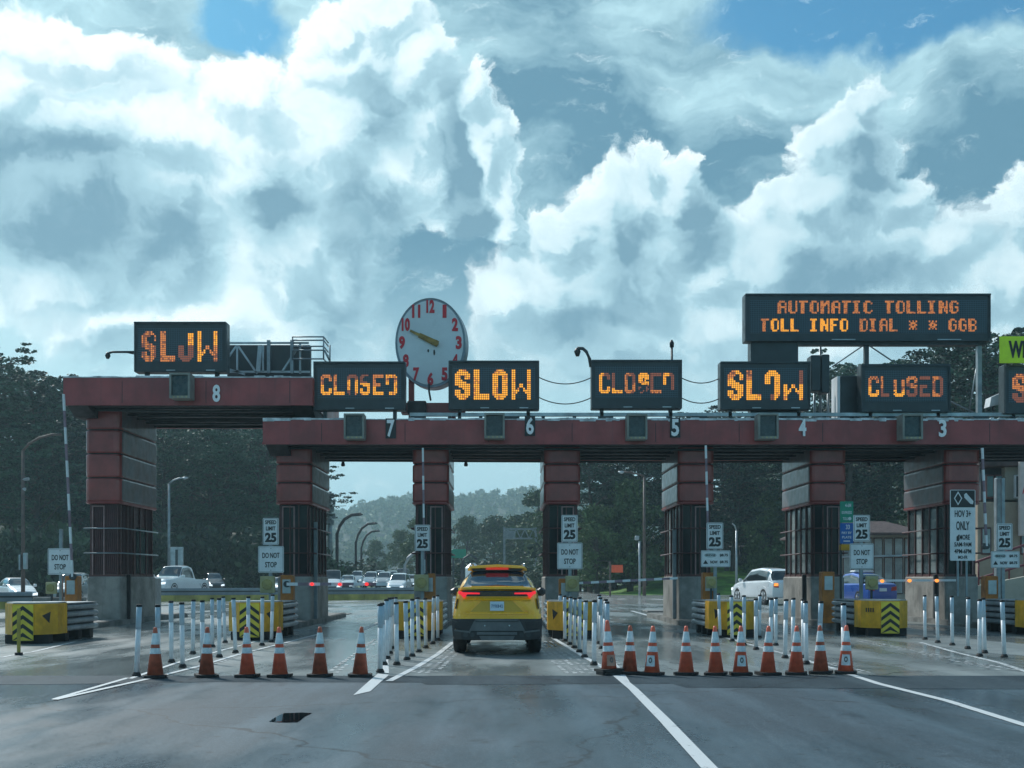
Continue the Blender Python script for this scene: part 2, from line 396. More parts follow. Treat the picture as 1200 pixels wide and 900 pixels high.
# ------------------------------------------------------------------ mesh helpers
class MB:
    def __init__(s): s.v = []; s.f = []; s.mi = []; s.sm = []
    def add(s, vs, fs, mi=0, smooth=False):
        o = len(s.v); s.v += [tuple(map(float, q)) for q in vs]
        for f in fs: s.f.append([o + i for i in f]); s.mi.append(mi); s.sm.append(smooth)
        return s
    def box(s, x0, x1, y0, y1, z0, z1, mi=0):
        v = [(x, y, z) for z in (z0, z1) for y in (y0, y1) for x in (x0, x1)]
        return s.add(v, [(0, 2, 3, 1), (4, 5, 7, 6), (0, 1, 5, 4), (2, 6, 7, 3), (0, 4, 6, 2), (1, 3, 7, 5)], mi)
    def bbox(s, x0, x1, y0, y1, z0, z1, r=.02, mi=0):
        """box with chamfered vertical and horizontal edges"""
        r = min(r, (x1 - x0) * .45, (y1 - y0) * .45, (z1 - z0) * .45)
        def ring(i, z):
            a, b, c, d = x0 + i, x1 - i, y0 + i, y1 - i
            return [(a + r, c, z), (b - r, c, z), (b, c + r, z), (b, d - r, z), (b - r, d, z), (a + r, d, z), (a, d - r, z), (a, c + r, z)]
        rs = [ring(r, z0), ring(0, z0 + r), ring(0, z1 - r), ring(r, z1)]
        return s.loft(rs, mi, caps=True)
    def loft(s, rings, mi=0, caps=True, closed=True, smooth=False):
        n = len(rings[0]); v = [p for r in rings for p in r]; f = []
        for i in range(len(rings) - 1):
            for j in range(n if closed else n - 1):
                k = (j + 1) % n
                f.append((i * n + j, i * n + k, (i + 1) * n + k, (i + 1) * n + j))
        s.add(v, f, mi, smooth)
        if caps:
            o = len(s.v) - len(v)
            s.f.append([o + j for j in range(n)][::-1]); s.mi.append(mi); s.sm.append(False)
            s.f.append([o + (len(rings) - 1) * n + j for j in range(n)]); s.mi.append(mi); s.sm.append(False)
        return s
    def prism(s, poly, lo, hi, axis='y', mi=0):
        def p3(a, b, t): return {'y': (a, t, b), 'z': (a, b, t), 'x': (t, a, b)}[axis]
        return s.loft([[p3(a, b, lo) for a, b in poly], [p3(a, b, hi) for a, b in poly]], mi)
    def tube(s, pts, r, n=8, mi=0, caps=True):
        pts = [Vector(p) for p in pts]; rr = r if isinstance(r, (list, tuple)) else [r] * len(pts)
        rings = []; up = Vector((0, 0, 1))
        for i, p in enumerate(pts):
            d = (pts[min(i + 1, len(pts) - 1)] - pts[max(i - 1, 0)]).normalized()
            u = d.cross(up if abs(d.z) < .95 else Vector((0, 1, 0))).normalized(); w = d.cross(u)
            rings.append([p + (u * math.cos(2 * math.pi * j / n) + w * math.sin(2 * math.pi * j / n)) * rr[i] for j in range(n)])
        return s.loft(rings, mi, caps, smooth=True)
    def bar(s, a, b, w, h=None, mi=0):
        """square-section bar between two points"""
        h = h or w; a = Vector(a); b = Vector(b); d = (b - a).normalized()
        up = Vector((0, 0, 1)) if abs(d.z) < .95 else Vector((0, 1, 0))
        u = d.cross(up).normalized() * w / 2; q = u.cross(d).normalized() * h / 2
        return s.loft([[p - u - q, p + u - q, p + u + q, p - u + q] for p in (a, b)], mi)
    def disc(s, c, r, axis, t, n=24, mi=0, ry=None):
        """short cylinder centred on c; axis 'x','y','z'; ry = second radius"""
        ry = ry or r; rings = []
        for e in (-t / 2, t / 2):
            ring = []
            for j in range(n):
                a, b = r * math.cos(2 * math.pi * j / n), ry * math.sin(2 * math.pi * j / n)
                ring.append({'y': (c[0] + a, c[1] + e, c[2] + b), 'z': (c[0] + a, c[1] + b, c[2] + e), 'x': (c[0] + e, c[1] + a, c[2] + b)}[axis])
            rings.append(ring)
        return s.loft(rings, mi)
    def text(s, txt, cx, cz, y, h, w=None, bold=.0, mi=0, d=.006, right=False):
        cu = bpy.data.curves.new('t', 'FONT'); cu.body = txt; cu.extrude = .02; cu.offset = bold; cu.resolution_u = 3
        ob = bpy.data.objects.new('t', cu); COL.objects.link(ob)
        me = bpy.data.meshes.new_from_object(ob)
        if len(me.vertices):
            co = np.zeros(len(me.vertices) * 3); me.vertices.foreach_get('co', co); co = co.reshape(-1, 3)
            mn, mx = co.min(0), co.max(0)
            sz = h / (mx[1] - mn[1]); sx = w / (mx[0] - mn[0]) if w else sz * .78
            vs = [(cx + (p[0] - (mn[0] + mx[0]) / 2) * sx, y + (-d if p[2] > 0 else d), cz + (p[1] - (mn[1] + mx[1]) / 2) * sz) for p in co]
            s.add(vs, [list(q.vertices) for q in me.polygons], mi)
        bpy.data.objects.remove(ob); bpy.data.meshes.remove(me); bpy.data.curves.remove(cu)
        return s
    def build(s, name, mats, parent=None, at=None):
        """link as one mesh. With a parent the mesh is given in world space and shifted to the parent's root
        (a parent at the origin changes nothing). `at` gives a top-level mesh its own origin."""
        off = Vector((0, 0, 0))
        if parent is not None:
            q = parent
            while q is not None: off = off + q.location; q = q.parent
        elif at is not None: off = Vector(at)
        me = bpy.data.meshes.new(name)
        me.from_pydata([tuple(Vector(p) - off) for p in s.v], [], s.f)
        mats = mats if isinstance(mats, (list, tuple)) else [mats]
        for m in mats: me.materials.append(m)
        me.polygons.foreach_set('material_index', s.mi); me.polygons.foreach_set('use_smooth', s.sm)
        me.update()
        bm = bmesh.new(); bm.from_mesh(me); bmesh.ops.recalc_face_normals(bm, faces=bm.faces); bm.to_mesh(me); bm.free()
        o = bpy.data.objects.new(name, me); COL.objects.link(o)
        if parent is not None: o.parent = parent
        elif at is not None: o.location = at
        return o

def tag(o, label=None, cat=None, group=None, kind=None):
    if label: o['label'] = label
    if cat: o['category'] = cat
    if group: o['group'] = group
    if kind: o['kind'] = kind
    return o
def thing(name, loc, label, cat, group=None, rz=0):
    o = bpy.data.objects.new(name, None); COL.objects.link(o); o.empty_display_size = .2
    o.location = loc; o.rotation_euler = (0, 0, rz)
    return tag(o, label, cat, group)
def copy_tree(o, parent=None):
    c = o.copy(); COL.objects.link(c); c.parent = parent
    for ch in list(o.children): copy_tree(ch, c)
    return c

# ------------------------------------------------------------------ ground, roads, hills
rnd = random.Random(7)
def sheet(name, poly, z, m, at=(0, 0, 0)):
    b = MB(); b.add([(x, y, z) for x, y in poly], [list(range(len(poly)))])
    return tag(b.build(name, m), kind='structure')
sheet('ground', [(-1600, -80), (1600, -80), (1600, 2400), (-1600, 2400)], 0.0, GRASS)
YS = 16.35
sheet('road', [(-70, -40), (70, -40), (70, YS), (-70, YS)], .004, ASPH)
sheet('asphalt_patch', [(-70, 15.2), (-6, 15.0), (-4, 15.35), (-1.1, 15.3), (-1.0, 15.0), (2.2, 15.1), (2.3, 14.6), (9, 14.2), (12, 14.7), (70, 14.4), (70, YS), (-70, YS)], .007, ASPHN)
sheet('plaza_pavement', [(-70, YS), (70, YS), (70, 62), (-70, 62)], .005, PAVE)
# far road surfaces: the bright highway beyond the plaza
sheet('highway', [(-90, 62.0), (20, 62.0), (14, 110), (7.4, 165), (1.5, 165), (-5, 112), (-90, 84)], .006, FARR)
sheet('side_road', [(20, 62.0), (70, 62.0), (70, 96), (15.6, 98)], .006, PAVE)

# painted lines: centre line points in photo pixels, projected once on to the flat road
def stripe(b, pts, w, z=.010):
    for (a, c) in zip(pts, pts[1:]):
        A, C = Vector(G(*a)), Vector(G(*c)); d = (C - A).normalized(); n = Vector((-d.y, d.x)) * w / 2
        b.add([(A.x - n.x, A.y - n.y, z), (A.x + n.x, A.y + n.y, z), (C.x + n.x, C.y + n.y, z), (C.x - n.x, C.y - n.y, z)], [(0, 1, 2, 3)])
def poly(b, pts, z=.010):
    b.add([(*G(*p), z) for p in pts], [list(range(len(pts)))])
def marking(name, fn, m=PAINT):
    b = MB(); fn(b); o = b.build(name, m); tag(o, kind='structure'); return o
marking('lane_marking', lambda b: (stripe(b, [(64, 820), (150, 795)], .075), stripe(b, [(152, 796), (205, 778), (262, 762), (300, 752)], .075)))
marking('lane_marking', lambda b: stripe(b, [(64, 821), (180, 795), (235, 781), (285, 766), (330, 755), (372, 744)], .085, .013))
marking('lane_marking', lambda b: (poly(b, [(414, 815.5), (430, 801), (443, 790), (456, 791.5), (446, 800), (434, 811)]),
        poly(b, [(444, 789.5), (448, 776), (453, 766), (456, 766), (455, 776), (456, 789.5)])))
marking('lane_marking', lambda b: stripe(b, [(456, 799), (487, 783), (512, 768), (531, 753)], .10, .013))
marking('lane_marking', lambda b: stripe(b, [(832, 902), (780, 846), (742, 808), (722, 791.5)], .12))
marking('lane_marking', lambda b: stripe(b, [(722, 791), (700, 779), (672, 763), (648, 748)], .09))
marking('lane_marking', lambda b: stripe(b, [(735, 800), (726, 786), (716, 774)], .07, .013))
marking('lane_marking', lambda b: stripe(b, [(1215, 855), (1110, 822), (1030, 802), (990, 789)], .11))
marking('lane_marking', lambda b: stripe(b, [(990, 788), (950, 776), (910, 764), (868, 753), (838, 744)], .11), PAINTW)
marking('lane_marking', lambda b: stripe(b, [(1210, 790), (1170, 777), (1120, 765), (1078, 753)], .10), PAINTW)
marking('lane_marking', lambda b: stripe(b, [(0, 771), (40, 764), (90, 752)], .10), PAINTW)
marking('lane_marking', lambda b: stripe(b, [(420, 740), (448, 728), (500, 716)], .16), PAINTW)
marking('lane_marking', lambda b: stripe(b, [(700, 716), (740, 716), (765, 723), (778, 723)], .18), PAINTW)
# scuffed rows of thermoplastic blocks beside the lane lines
def blocks(b, a, c, n, rows, side, seed):
    r = random.Random(seed)
    A, C = Vector(G(*a)), Vector(G(*c)); d = (C - A).normalized(); nn = Vector((-d.y, d.x)) * side
    L = (C - A).length
    for i in range(n):
        for j in range(rows):
            if r.random() < .22: continue
            p = A + d * L * (i + .5 + r.uniform(-.15, .15)) / n + nn * (.09 + j * .115)
            hw, hl = .034 * r.uniform(.7, 1.2), L / n * .30 * r.uniform(.6, 1.25)
            q = [p - d * hl - nn * hw, p - d * hl + nn * hw, p + d * hl + nn * hw * .8, p + d * hl - nn * hw * .9]
            b.add([(v.x, v.y, .010) for v in q], [(0, 1, 2, 3)])
marking('rumble_marking', lambda b: blocks(b, (474, 790), (528, 752), 34, 4, -1, 1), PAINTW)
marking('rumble_marking', lambda b: blocks(b, (710, 790), (648, 751), 34, 5, 1, 2), PAINTW)
marking('rumble_marking', lambda b: blocks(b, (1003, 789), (845, 745), 44, 2, -1, 3), PAINTW)
marking('rumble_marking', lambda b: blocks(b, (1198, 786), (1003, 748), 44, 3, 1, 4), PAINTW)
marking('rumble_marking', lambda b: blocks(b, (742, 788), (705, 757), 22, 2, 1, 5), PAINTW)
marking('rumble_marking', lambda b: blocks(b, (400, 790), (452, 748), 22, 2, 1, 6), PAINTW)
marking('rumble_marking', lambda b: blocks(b, (238, 786), (300, 764), 16, 2, 1, 8), PAINTW)

# the puddle in the pothole, an irregular shallow pool mirroring the canopy
bp = MB(); cx, cy = G(341, 841.5); ring = []
pr = random.Random(3)
shape = [(-27, 5), (-18, 5.6), (-6, 6), (8, 5.5), (12, 3), (17, -1), (26, -5), (14, -5.6), (2, -5.2), (-8, -5), (-14, -2.5), (-22, 1.5)]
bp.add([(*G(341 + a * .95, 841.5 + b_), .0085) for a, b_ in shape], [list(range(len(shape)))])
PUD = bpy.data.materials.new('puddle_water'); PUD.use_nodes = True
_b = PUD.node_tree.nodes['Principled BSDF']; _b.inputs['Base Color'].default_value = (.004, .005, .006, 1); _b.inputs['Roughness'].default_value = .02
_b.inputs['Specular IOR Level'].default_value = .5
tag(bp.build('puddle', PUD), kind='structure')

# hills
def sstep(a, b, x):
    t = min(1, max(0, (x - a) / (b - a))); return t * t * (3 - 2 * t)
def hill_h(x, y):
    c = 66 * sstep(480, 930, y) * (1 - .30 * sstep(-50, -165, x)) * (.95 + .04 * math.sin(x * .026) + .02 * math.sin(x * .07 + 1))
    l = 26 * sstep(118, 240, y) * sstep(-28, -75, x + (y - 118) * .12)
    r = 20 * sstep(125, 240, y) * sstep(20, 75, x - (y - 118) * .10)
    return max(c, l, r)
bh = MB(); nx, ny = 90, 60; X0, X1, Y0, Y1 = -760, 760, 112, 1300
vs = []
for j in range(ny + 1):
    for i in range(nx + 1):
        x = X0 + (X1 - X0) * i / nx; y = Y0 + (Y1 - Y0) * (j / ny) ** 1.3
        vs.append((x, y, hill_h(x, y) - .05))
bh.add(vs, [(j * (nx + 1) + i, j * (nx + 1) + i + 1, (j + 1) * (nx + 1) + i + 1, (j + 1) * (nx + 1) + i) for j in range(ny) for i in range(nx)], smooth=True)
FLOOR = mat('forest_floor', (.035, .045, .022), .9, var=.3, scale=.3)
tag(bh.build('hill', FLOOR), kind='structure')
# lawn embankment on the right, behind the side road
def lawn_z(x, y): return 2.7 * sstep(98, 118, y) * sstep(9, 22, x) + .012
bl = MB(); vs = []; nx, ny = 40, 14
for j in range(ny + 1):
    for i in range(nx + 1):
        y = 96 + 34 * j / ny; x = (8.6 + (y - 96) * .02) + 80 * (i / nx) ** 1.2
        vs.append((x, y, lawn_z(x, y) + .02 * math.sin(x * 1.3 + y)))
bl.add(vs, [(j * (nx + 1) + i, j * (nx + 1) + i + 1, (j + 1) * (nx + 1) + i + 1, (j + 1) * (nx + 1) + i) for j in range(ny) for i in range(nx)], smooth=True)
LAWN = mat('lawn_green', (.11, .25, .03), .85, var=.3, scale=.6, bump=.5)
tag(bl.build('lawn', LAWN), kind='structure')

# ------------------------------------------------------------------ toll islands
D0 = 34.4                                        # front of the booths
BX = {8: -11.93, 7: -6.25, 6: -2.17, 5: 1.75, 4: 5.74, 3: 9.68, 2: 13.68}
for k, x in BX.items():
    b = MB(); w = .60
    b.prism([(x - w, 31.4), (x - w * .6, 31.0), (x + w * .6, 31.0), (x + w, 31.4), (x + w, 41.5), (x - w, 41.5)], 0, .14, 'z')
    b.prism([(x - w + .05, 31.42), (x - w * .6, 31.08), (x + w * .6, 31.08), (x + w - .05, 31.42), (x + w - .05, 41.45), (x - w + .05, 41.45)], .14, .16, 'z')
    tag(b.build('traffic_island', KERB, at=(x, 36, 0)), kind='structure')

# ------------------------------------------------------------------ booths
def rrect(cx, cy, hw, hd, r, z, n=4):
    pts = []
    for (sx, sy, a0) in ((1, -1, -90), (1, 1, 0), (-1, 1, 90), (-1, -1, 180)):
        for i in range(n + 1):
            a = R(a0 + 90 * i / n)
            pts.append((cx + sx * (hw - r) + r * math.cos(a), cy + sy * (hd - r) + r * math.sin(a), z))
    return pts
def booth(k, label, bands, solid=False, ztop=5.4, hw=.51, fr=1):
    x = BX[k]; yc = D0 + 1.85; root = thing('toll_booth', (x, yc, .16), label, 'toll booth', 'toll booths under the canopies')
    hd = 1.85
    # plinth
    b = MB(); b.loft([rrect(x, yc, hw - .01, hd - .1, .07, z) for z in (.16, 1.40)] + [rrect(x, yc, hw - .04, hd - .13, .06, 1.44)])
    pl = b.build('plinth', CONC, root)
    # window storey: core
    zb, zt = 1.44, bands[0]
    b = MB(); b.box(x - hw + .10, x + hw - .10, yc - hd + .22, yc + hd - .22, zb, zt)
    if solid:
        for i in range(14):
            xx = x - hw + .12 + i * (2 * hw - .24) / 13
            b.box(xx - .012, xx + .012, yc - hd + .19, yc - hd + .22, zb + .02, zt)
        for i in range(24):
            yy = yc - hd + .28 + i * .13
            for s in (-1, 1):
                if 8 < i < 19 and s == fr: continue
                b.box(x + s * (hw - .085) - .015, x + s * (hw - .085) + .015, yy - .012, yy + .012, zb + .02, zt)
    b.build('wall', BROWNP if solid else BLACK, root)
    # glazing and its mullions
    fm = REDD
    if not solid:
        for (xa, xb) in ((x - hw + .15, x - .02), (x + .05, x + hw - .15)):
            b = MB(); b.box(xa, xb, yc - hd + .195, yc - hd + .225, zb + .10, zt - .12); b.build('window', GLASSD, root)
        for s in (-1, 1):
            xs = x + s * (hw - .095)
            for i in range(5):
                y0 = yc - hd + .34 + i * .62
                b = MB(); b.box(xs - .012, xs + .012, y0, y0 + .52, zb + .12, zt - .14)
                b.build('window', PANEW if (s * x < 0 and i % 2 == 1 and x > 4) else GLASSB, root)
    else:
        s = fr; xs = x + s * (hw - .085)
        b = MB(); b.box(xs - .02, xs + .012, yc + .0, yc + 1.15, zb + .1, zt - .7); b.build('window', GLASSB, root)
    b = MB(); y = yc - hd + .19
    nm = 4 if not solid else 2
    for i in range(nm):
        xx = x - hw + .115 + i * (2 * hw - .23) / (nm - 1)
        b.box(xx - .016, xx + .016, y - .035, y, zb, zt)
    for s in (-1, 1):
        for i in range(6):
            yy = yc - hd + .28 + i * .62
            b.box(x + s * (hw - .07) - .025, x + s * (hw - .07) + .025, yy - .025, yy + .025, zb, zt)
    b.box(x - hw + .06, x + hw - .06, yc - hd + .14, yc + hd - .14, zb, zb + .07)
    b.build('mullion_frame', fm, root)
    # door outline
    dx0 = x - hw + .15 if (x < 0 and k != 6) else x - .02
    dw = .34
    b = MB(); y = yc - hd + .125
    b.box(dx0, dx0 + .035, y, y + .03, zb + .05, zt - .12); b.box(dx0 + dw, dx0 + dw + .035, y, y + .03, zb + .05, zt - .12)
    b.box(dx0 + .035, dx0 + dw, y, y + .03, zt - .155, zt - .12)
    dr = b.build('door_frame', DOORF, root)
    b = MB()
    for zz in (2.88, 2.14):
        o = .06
        b.tube([(x - hw - o, yc - hd + .06, zz), (x + hw + o, yc - hd + .06, zz)], .022, 6)
        for s in (-1, 1): b.tube([(x + s * (hw + o), yc - hd + .06, zz), (x + s * (hw + o), yc + hd - .1, zz)], .022, 6)
        for s in (-1, 1):
            for yy in (-hd + .1, 0, hd - .2): b.box(min(x + s * (hw - .08), x + s * (hw + o)), max(x + s * (hw - .08), x + s * (hw + o)), yc + yy - .015, yc + yy + .015, zz - .012, zz + .012)
    b.build('guard_rail', STEEL if solid else REDD, root)
    # upper cladding bands with dark grooves
    b = MB(); g = .035
    zz = list(bands) + [ztop]
    for a, c in zip(zz, zz[1:]):
        b.loft([rrect(x, yc, hw, hd - .03, .20, a + .001), rrect(x, yc, hw + .03, hd - .01, .22, a + .015), rrect(x, yc, hw + .04, hd, .22, a + .05), rrect(x, yc, hw + .04, hd, .22, c - g - .05), rrect(x, yc, hw + .03, hd - .01, .22, c - g - .015), rrect(x, yc, hw, hd - .03, .20, c - g)])
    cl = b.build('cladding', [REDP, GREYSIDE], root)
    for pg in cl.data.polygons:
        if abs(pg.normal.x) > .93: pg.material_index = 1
    b = MB(); b.loft([rrect(x, yc, hw - .02, hd - .06, .18, z) for z in (bands[0] + .01, ztop - .01)]); b.build('cladding_core', BLACK, root)
    b = MB(); b.loft([rrect(x, yc, hw + .015, hd - .03, .20, bands[0] - .07), rrect(x, yc, hw + .05, hd + .01, .22, bands[0] - .04), rrect(x, yc, hw + .05, hd + .01, .22, bands[0] - .005)])
    b.build('cladding_trim', RED, root)
    if k in (7, 4, 3, 8, 2):
        s = 1 if x < 0 else -1
        b = MB(); b.bbox(x + s * (hw + .03) - .055, x + s * (hw + .03) + .055, yc - hd + .7, yc - hd + .82, .16, 3.1 if k == 7 else (2.9 if k == 4 else 1.5), .01); b.build('downpipe', STEEL if k in (4, 7) else BLACK, root)  # far-left booth has no pipe: black strip added for a dark gap
    return root
b4 = [3.66, 4.25, 4.81]
booth(8, 'tall corrugated booth at the far left, under the raised lane 8 canopy', [3.68, 4.40, 5.12, 5.83], solid=True, ztop=6.48)
booth(7, 'toll booth under the left end of the long canopy, beside lane 7', b4)
booth(6, 'toll booth just left of the yellow suv', b4)
booth(5, 'toll booth just right of the yellow suv', b4)
booth(4, 'toll booth between lanes 5 and 4 with a slim raised barrier arm before it', b4)
booth(3, 'toll booth with the green and blue sign at its right corner', b4)
booth(2, 'toll booth behind the tall black and white diamond lane sign', b4)

# ------------------------------------------------------------------ canopies
def canopy(name, label, x0, x1, z0, z1, yf, depth, numbers, wear):
    root = thing(name, ((x0 + x1) / 2, yf, z0), label, 'canopy')
    b = MB(); t = .12
    b.box(x0, x1, yf, yf + t, z0, z1); b.box(x0, x0 + t, yf + t, yf + depth - t, z0, z1); b.box(x1 - t, x1, yf + t, yf + depth - t, z0, z1); b.box(x0, x1, yf + depth - t, yf + depth, z0, z1)
    b.box(x0 - .015, x1 + .015, yf - .018, yf + .004, z0 - .02, z0 + .05)
    b.build('fascia', RED, root)
    b = MB(); b.box(x0 + t + .004, x1 - t - .004, yf + t + .004, yf + depth - t - .004, z1 - .16, z1 - .03); b.build('roof_deck', STEELD, root)
    b = MB()
    b.box(x0 + t + .004, x1 - t - .004, yf + t + .004, yf + depth - t - .004, z0 + .32, z0 + .36)
    for i in range(9):
        yy = yf + .45 + i * (depth - .9) / 8
        b.box(x0 + t + .006, x1 - t - .006, yy - .06, yy + .06, z0 + .02, z0 + .32)
        b.box(x0 + t + .006, x1 - t - .006, yy - .13, yy + .13, z0 + .005, z0 + .02)
    b.build('soffit_beam', SOFF, root)
    # corbelled brackets sloping back under the ends
    for xx in (x0 + .35, x1 - .35):
        b = MB(); b.prism([(yf + .15, z0), (yf + depth - .3, z0), (yf + depth - .8, z0 - .26), (yf + .8, z0 - .26)], xx - .3, xx + .3, 'x'); b.build('bracket', SOFF, root)
    # flaking flashing along the top edge, whitened to paint in its highlights
    b = MB(); r = random.Random(wear); x = x0; up = [(x0, z1 + .03)]; lo = [(x0, z1 - .02)]
    while x < x1:
        x = min(x + r.uniform(.04, .5), x1); u = z1 + .012 + r.uniform(0, .04); w_ = z1 - (r.choice((.012, .015, .02, .03, .045, .06)) if wear == 5 else .014)
        up += [(up[-1][0] + .01, u), (x, u)]; lo += [(lo[-1][0] + .01, w_), (x, w_)]
    b.add([(a, yf - .022, c) for a, c in up] + [(a, yf - .022, c) for a, c in lo] + [(a, yf + .1, c) for a, c in up], [(i, i + 1, len(up) + i + 1, len(up) + i) for i in range(len(up) - 1)] + [(i, i + 1, 2 * len(up) + i + 1, 2 * len(up) + i) for i in range(len(up) - 1)])
    b.build('flashing', FLASHM, root)
    b = MB(); xx = x0 + 1.7
    while xx < x1 - .3:
        b.box(xx - .008, xx + .008, yf - .004, yf + .001, z0 + .052, z1 - .10); xx += 2.42
    jo = b.build('panel_joint', BLACK, root); jo['kind'] = 'stuff'
    for (s, px, py, dark) in numbers:
        py += 1.2
        xx, zz = PX(px, yf), PZ(py, yf); b = MB()
        b.text(s, xx, zz, yf - .045, .50, .22, bold=.03, mi=1, d=.008)
        if dark: b.box(xx - .15, xx + .15, yf - .032, yf - .0205, zz - .29, zz + .29)
        else: b.box(xx - .01, xx + .01, yf - .04, yf - .0205, zz - .2, zz + .2)
        b.build('lane_number', [BLACK, mat('number_white', (.92, .93, .93), .5, var=0)], root)
    # drain pipes and cabling under the soffit
    b = MB(); r = random.Random(wear + 1)
    for i in range(5):
        yy = yf + .7 + i * .9
        b.tube([(x0 + .4, yy, z0 - .05), ((x0 + x1) / 2, yy + .1, z0 - .09), (x1 - .4, yy, z0 - .05)], .035, 5)
    b.build('conduit', STEELD, root)
    return root
YF = 33.5
Z2b, Z2t = PZ(520, YF), PZ(491.5, YF)
Z8b, Z8t = PZ(475, YF), PZ(443, YF)
canopy('toll_canopy', 'long red-brown toll canopy numbered 7 6 5 4 3 across the lanes', PX(308, YF), PX(1330, YF), Z2b, Z2t, YF, 4.9,
       [('7', 458, 501, 1), ('6', 621, 498, 1), ('5', 791, 500, 1), ('4', 940, 500, 0), ('3', 1104, 501, 0)], 5)
canopy('toll_canopy', 'higher short red-brown canopy numbered 8 at the far left', PX(76, YF), PX(367, YF), Z8b, Z8t, YF - .12, 5.4, [('8', 254, 460, 0)], 9)

# steel sign rail running along the top of the long canopy
root = thing('sign_rail', (6, YF + .6, Z2t), 'grey steel rail on short posts along the roof of the long canopy', 'rail')
b = MB(); b.box(PX(480, 34), PX(1330, 34), YF + .52, YF + .66, Z2t + .17, Z2t + .27); b.build('beam', GALV, root)
b = MB()
r = random.Random(4)
for i in range(24):
    xx = PX(490, 34) + i * .92; b.box(xx - .05, xx + .05, YF + .54, YF + .64, Z2t - .03, Z2t + .17)
    if i % 3 == 0: b.box(xx - .22, xx + .22, YF + .50, YF + .68, Z2t + .02, Z2t + .168)
b.build('rail_post', STEELD, root)

# ------------------------------------------------------------------ LED letters
def glyph(ch, w, h, t):
    a = np.zeros((h, w), bool)
    m = (h - t) // 2
    if ch in 'LESCOD':
        if ch != 'S': a[:, :t] = 1
        if ch in 'LESCOD': a[h - t:, :] = 1
        if ch in 'ESCOD': a[:t, :] = 1
        if ch == 'E': a[m:m + t, :w - 2] = 1
        if ch in 'OD': a[:, w - t:] = 1
        if ch == 'C': a[:t + 2, w - t:] = 1; a[h - t - 2:, w - t:] = 1
        if ch == 'S':
            a[:m, :t] = 1; a[m + t - 1:, w - t:] = 1; a[:t + 2, w - t:] = 1; a[h - t - 2:, :t] = 1
            for i in range(w):
                j = m - 1 + int(round(i * (t + .5) / w)); a[max(0, j - 1):j + t, i] = 1
        if ch in 'OCS': a[0, 0] = a[0, -1] = a[-1, 0] = a[-1, -1] = 0
        if ch in 'OCS' and t > 2: a[0, 1] = a[1, 0] = a[0, -2] = a[1, -1] = a[-1, 1] = a[-2, 0] = a[-1, -2] = a[-2, -1] = 0
        if ch == 'D': a[0, -1] = a[-1, -1] = 0
    if ch == 'W':
        a[:, :t] = 1; a[:, w - t:] = 1
        for i in range(w):
            j = h - 1 - int(min(abs(i - 0), abs(w - 1 - i)) * 1.25) ; a[max(j - t, 0):max(j, 1), i] = 1
    return a
F5 = {'A': '01110 11001 11001 11111 11001 11001 11001', 'U': '11001 11001 11001 11001 11001 11001 01110', 'T': '11111 01100 01100 01100 01100 01100 01100',
      'O': '01110 11001 11001 11001 11001 11001 01110', 'M': '11011 11111 11101 11001 11001 11001 11001', 'I': '11110 01100 01100 01100 01100 01100 11110',
      'C': '01110 11001 11000 11000 11000 11001 01110', 'L': '11000 11000 11000 11000 11000 11000 11111', 'N': '11001 11101 11101 11111 11011 11011 11001',
      'G': '01110 11001 11000 11011 11001 11001 01110', 'F': '11111 11000 11000 11110 11000 11000 11000', 'D': '11110 11001 11001 11001 11001 11001 11110',
      'B': '11110 11001 11001 11110 11001 11001 11110', '*': '00000 10101 01110 11011 01110 10101 00000'}
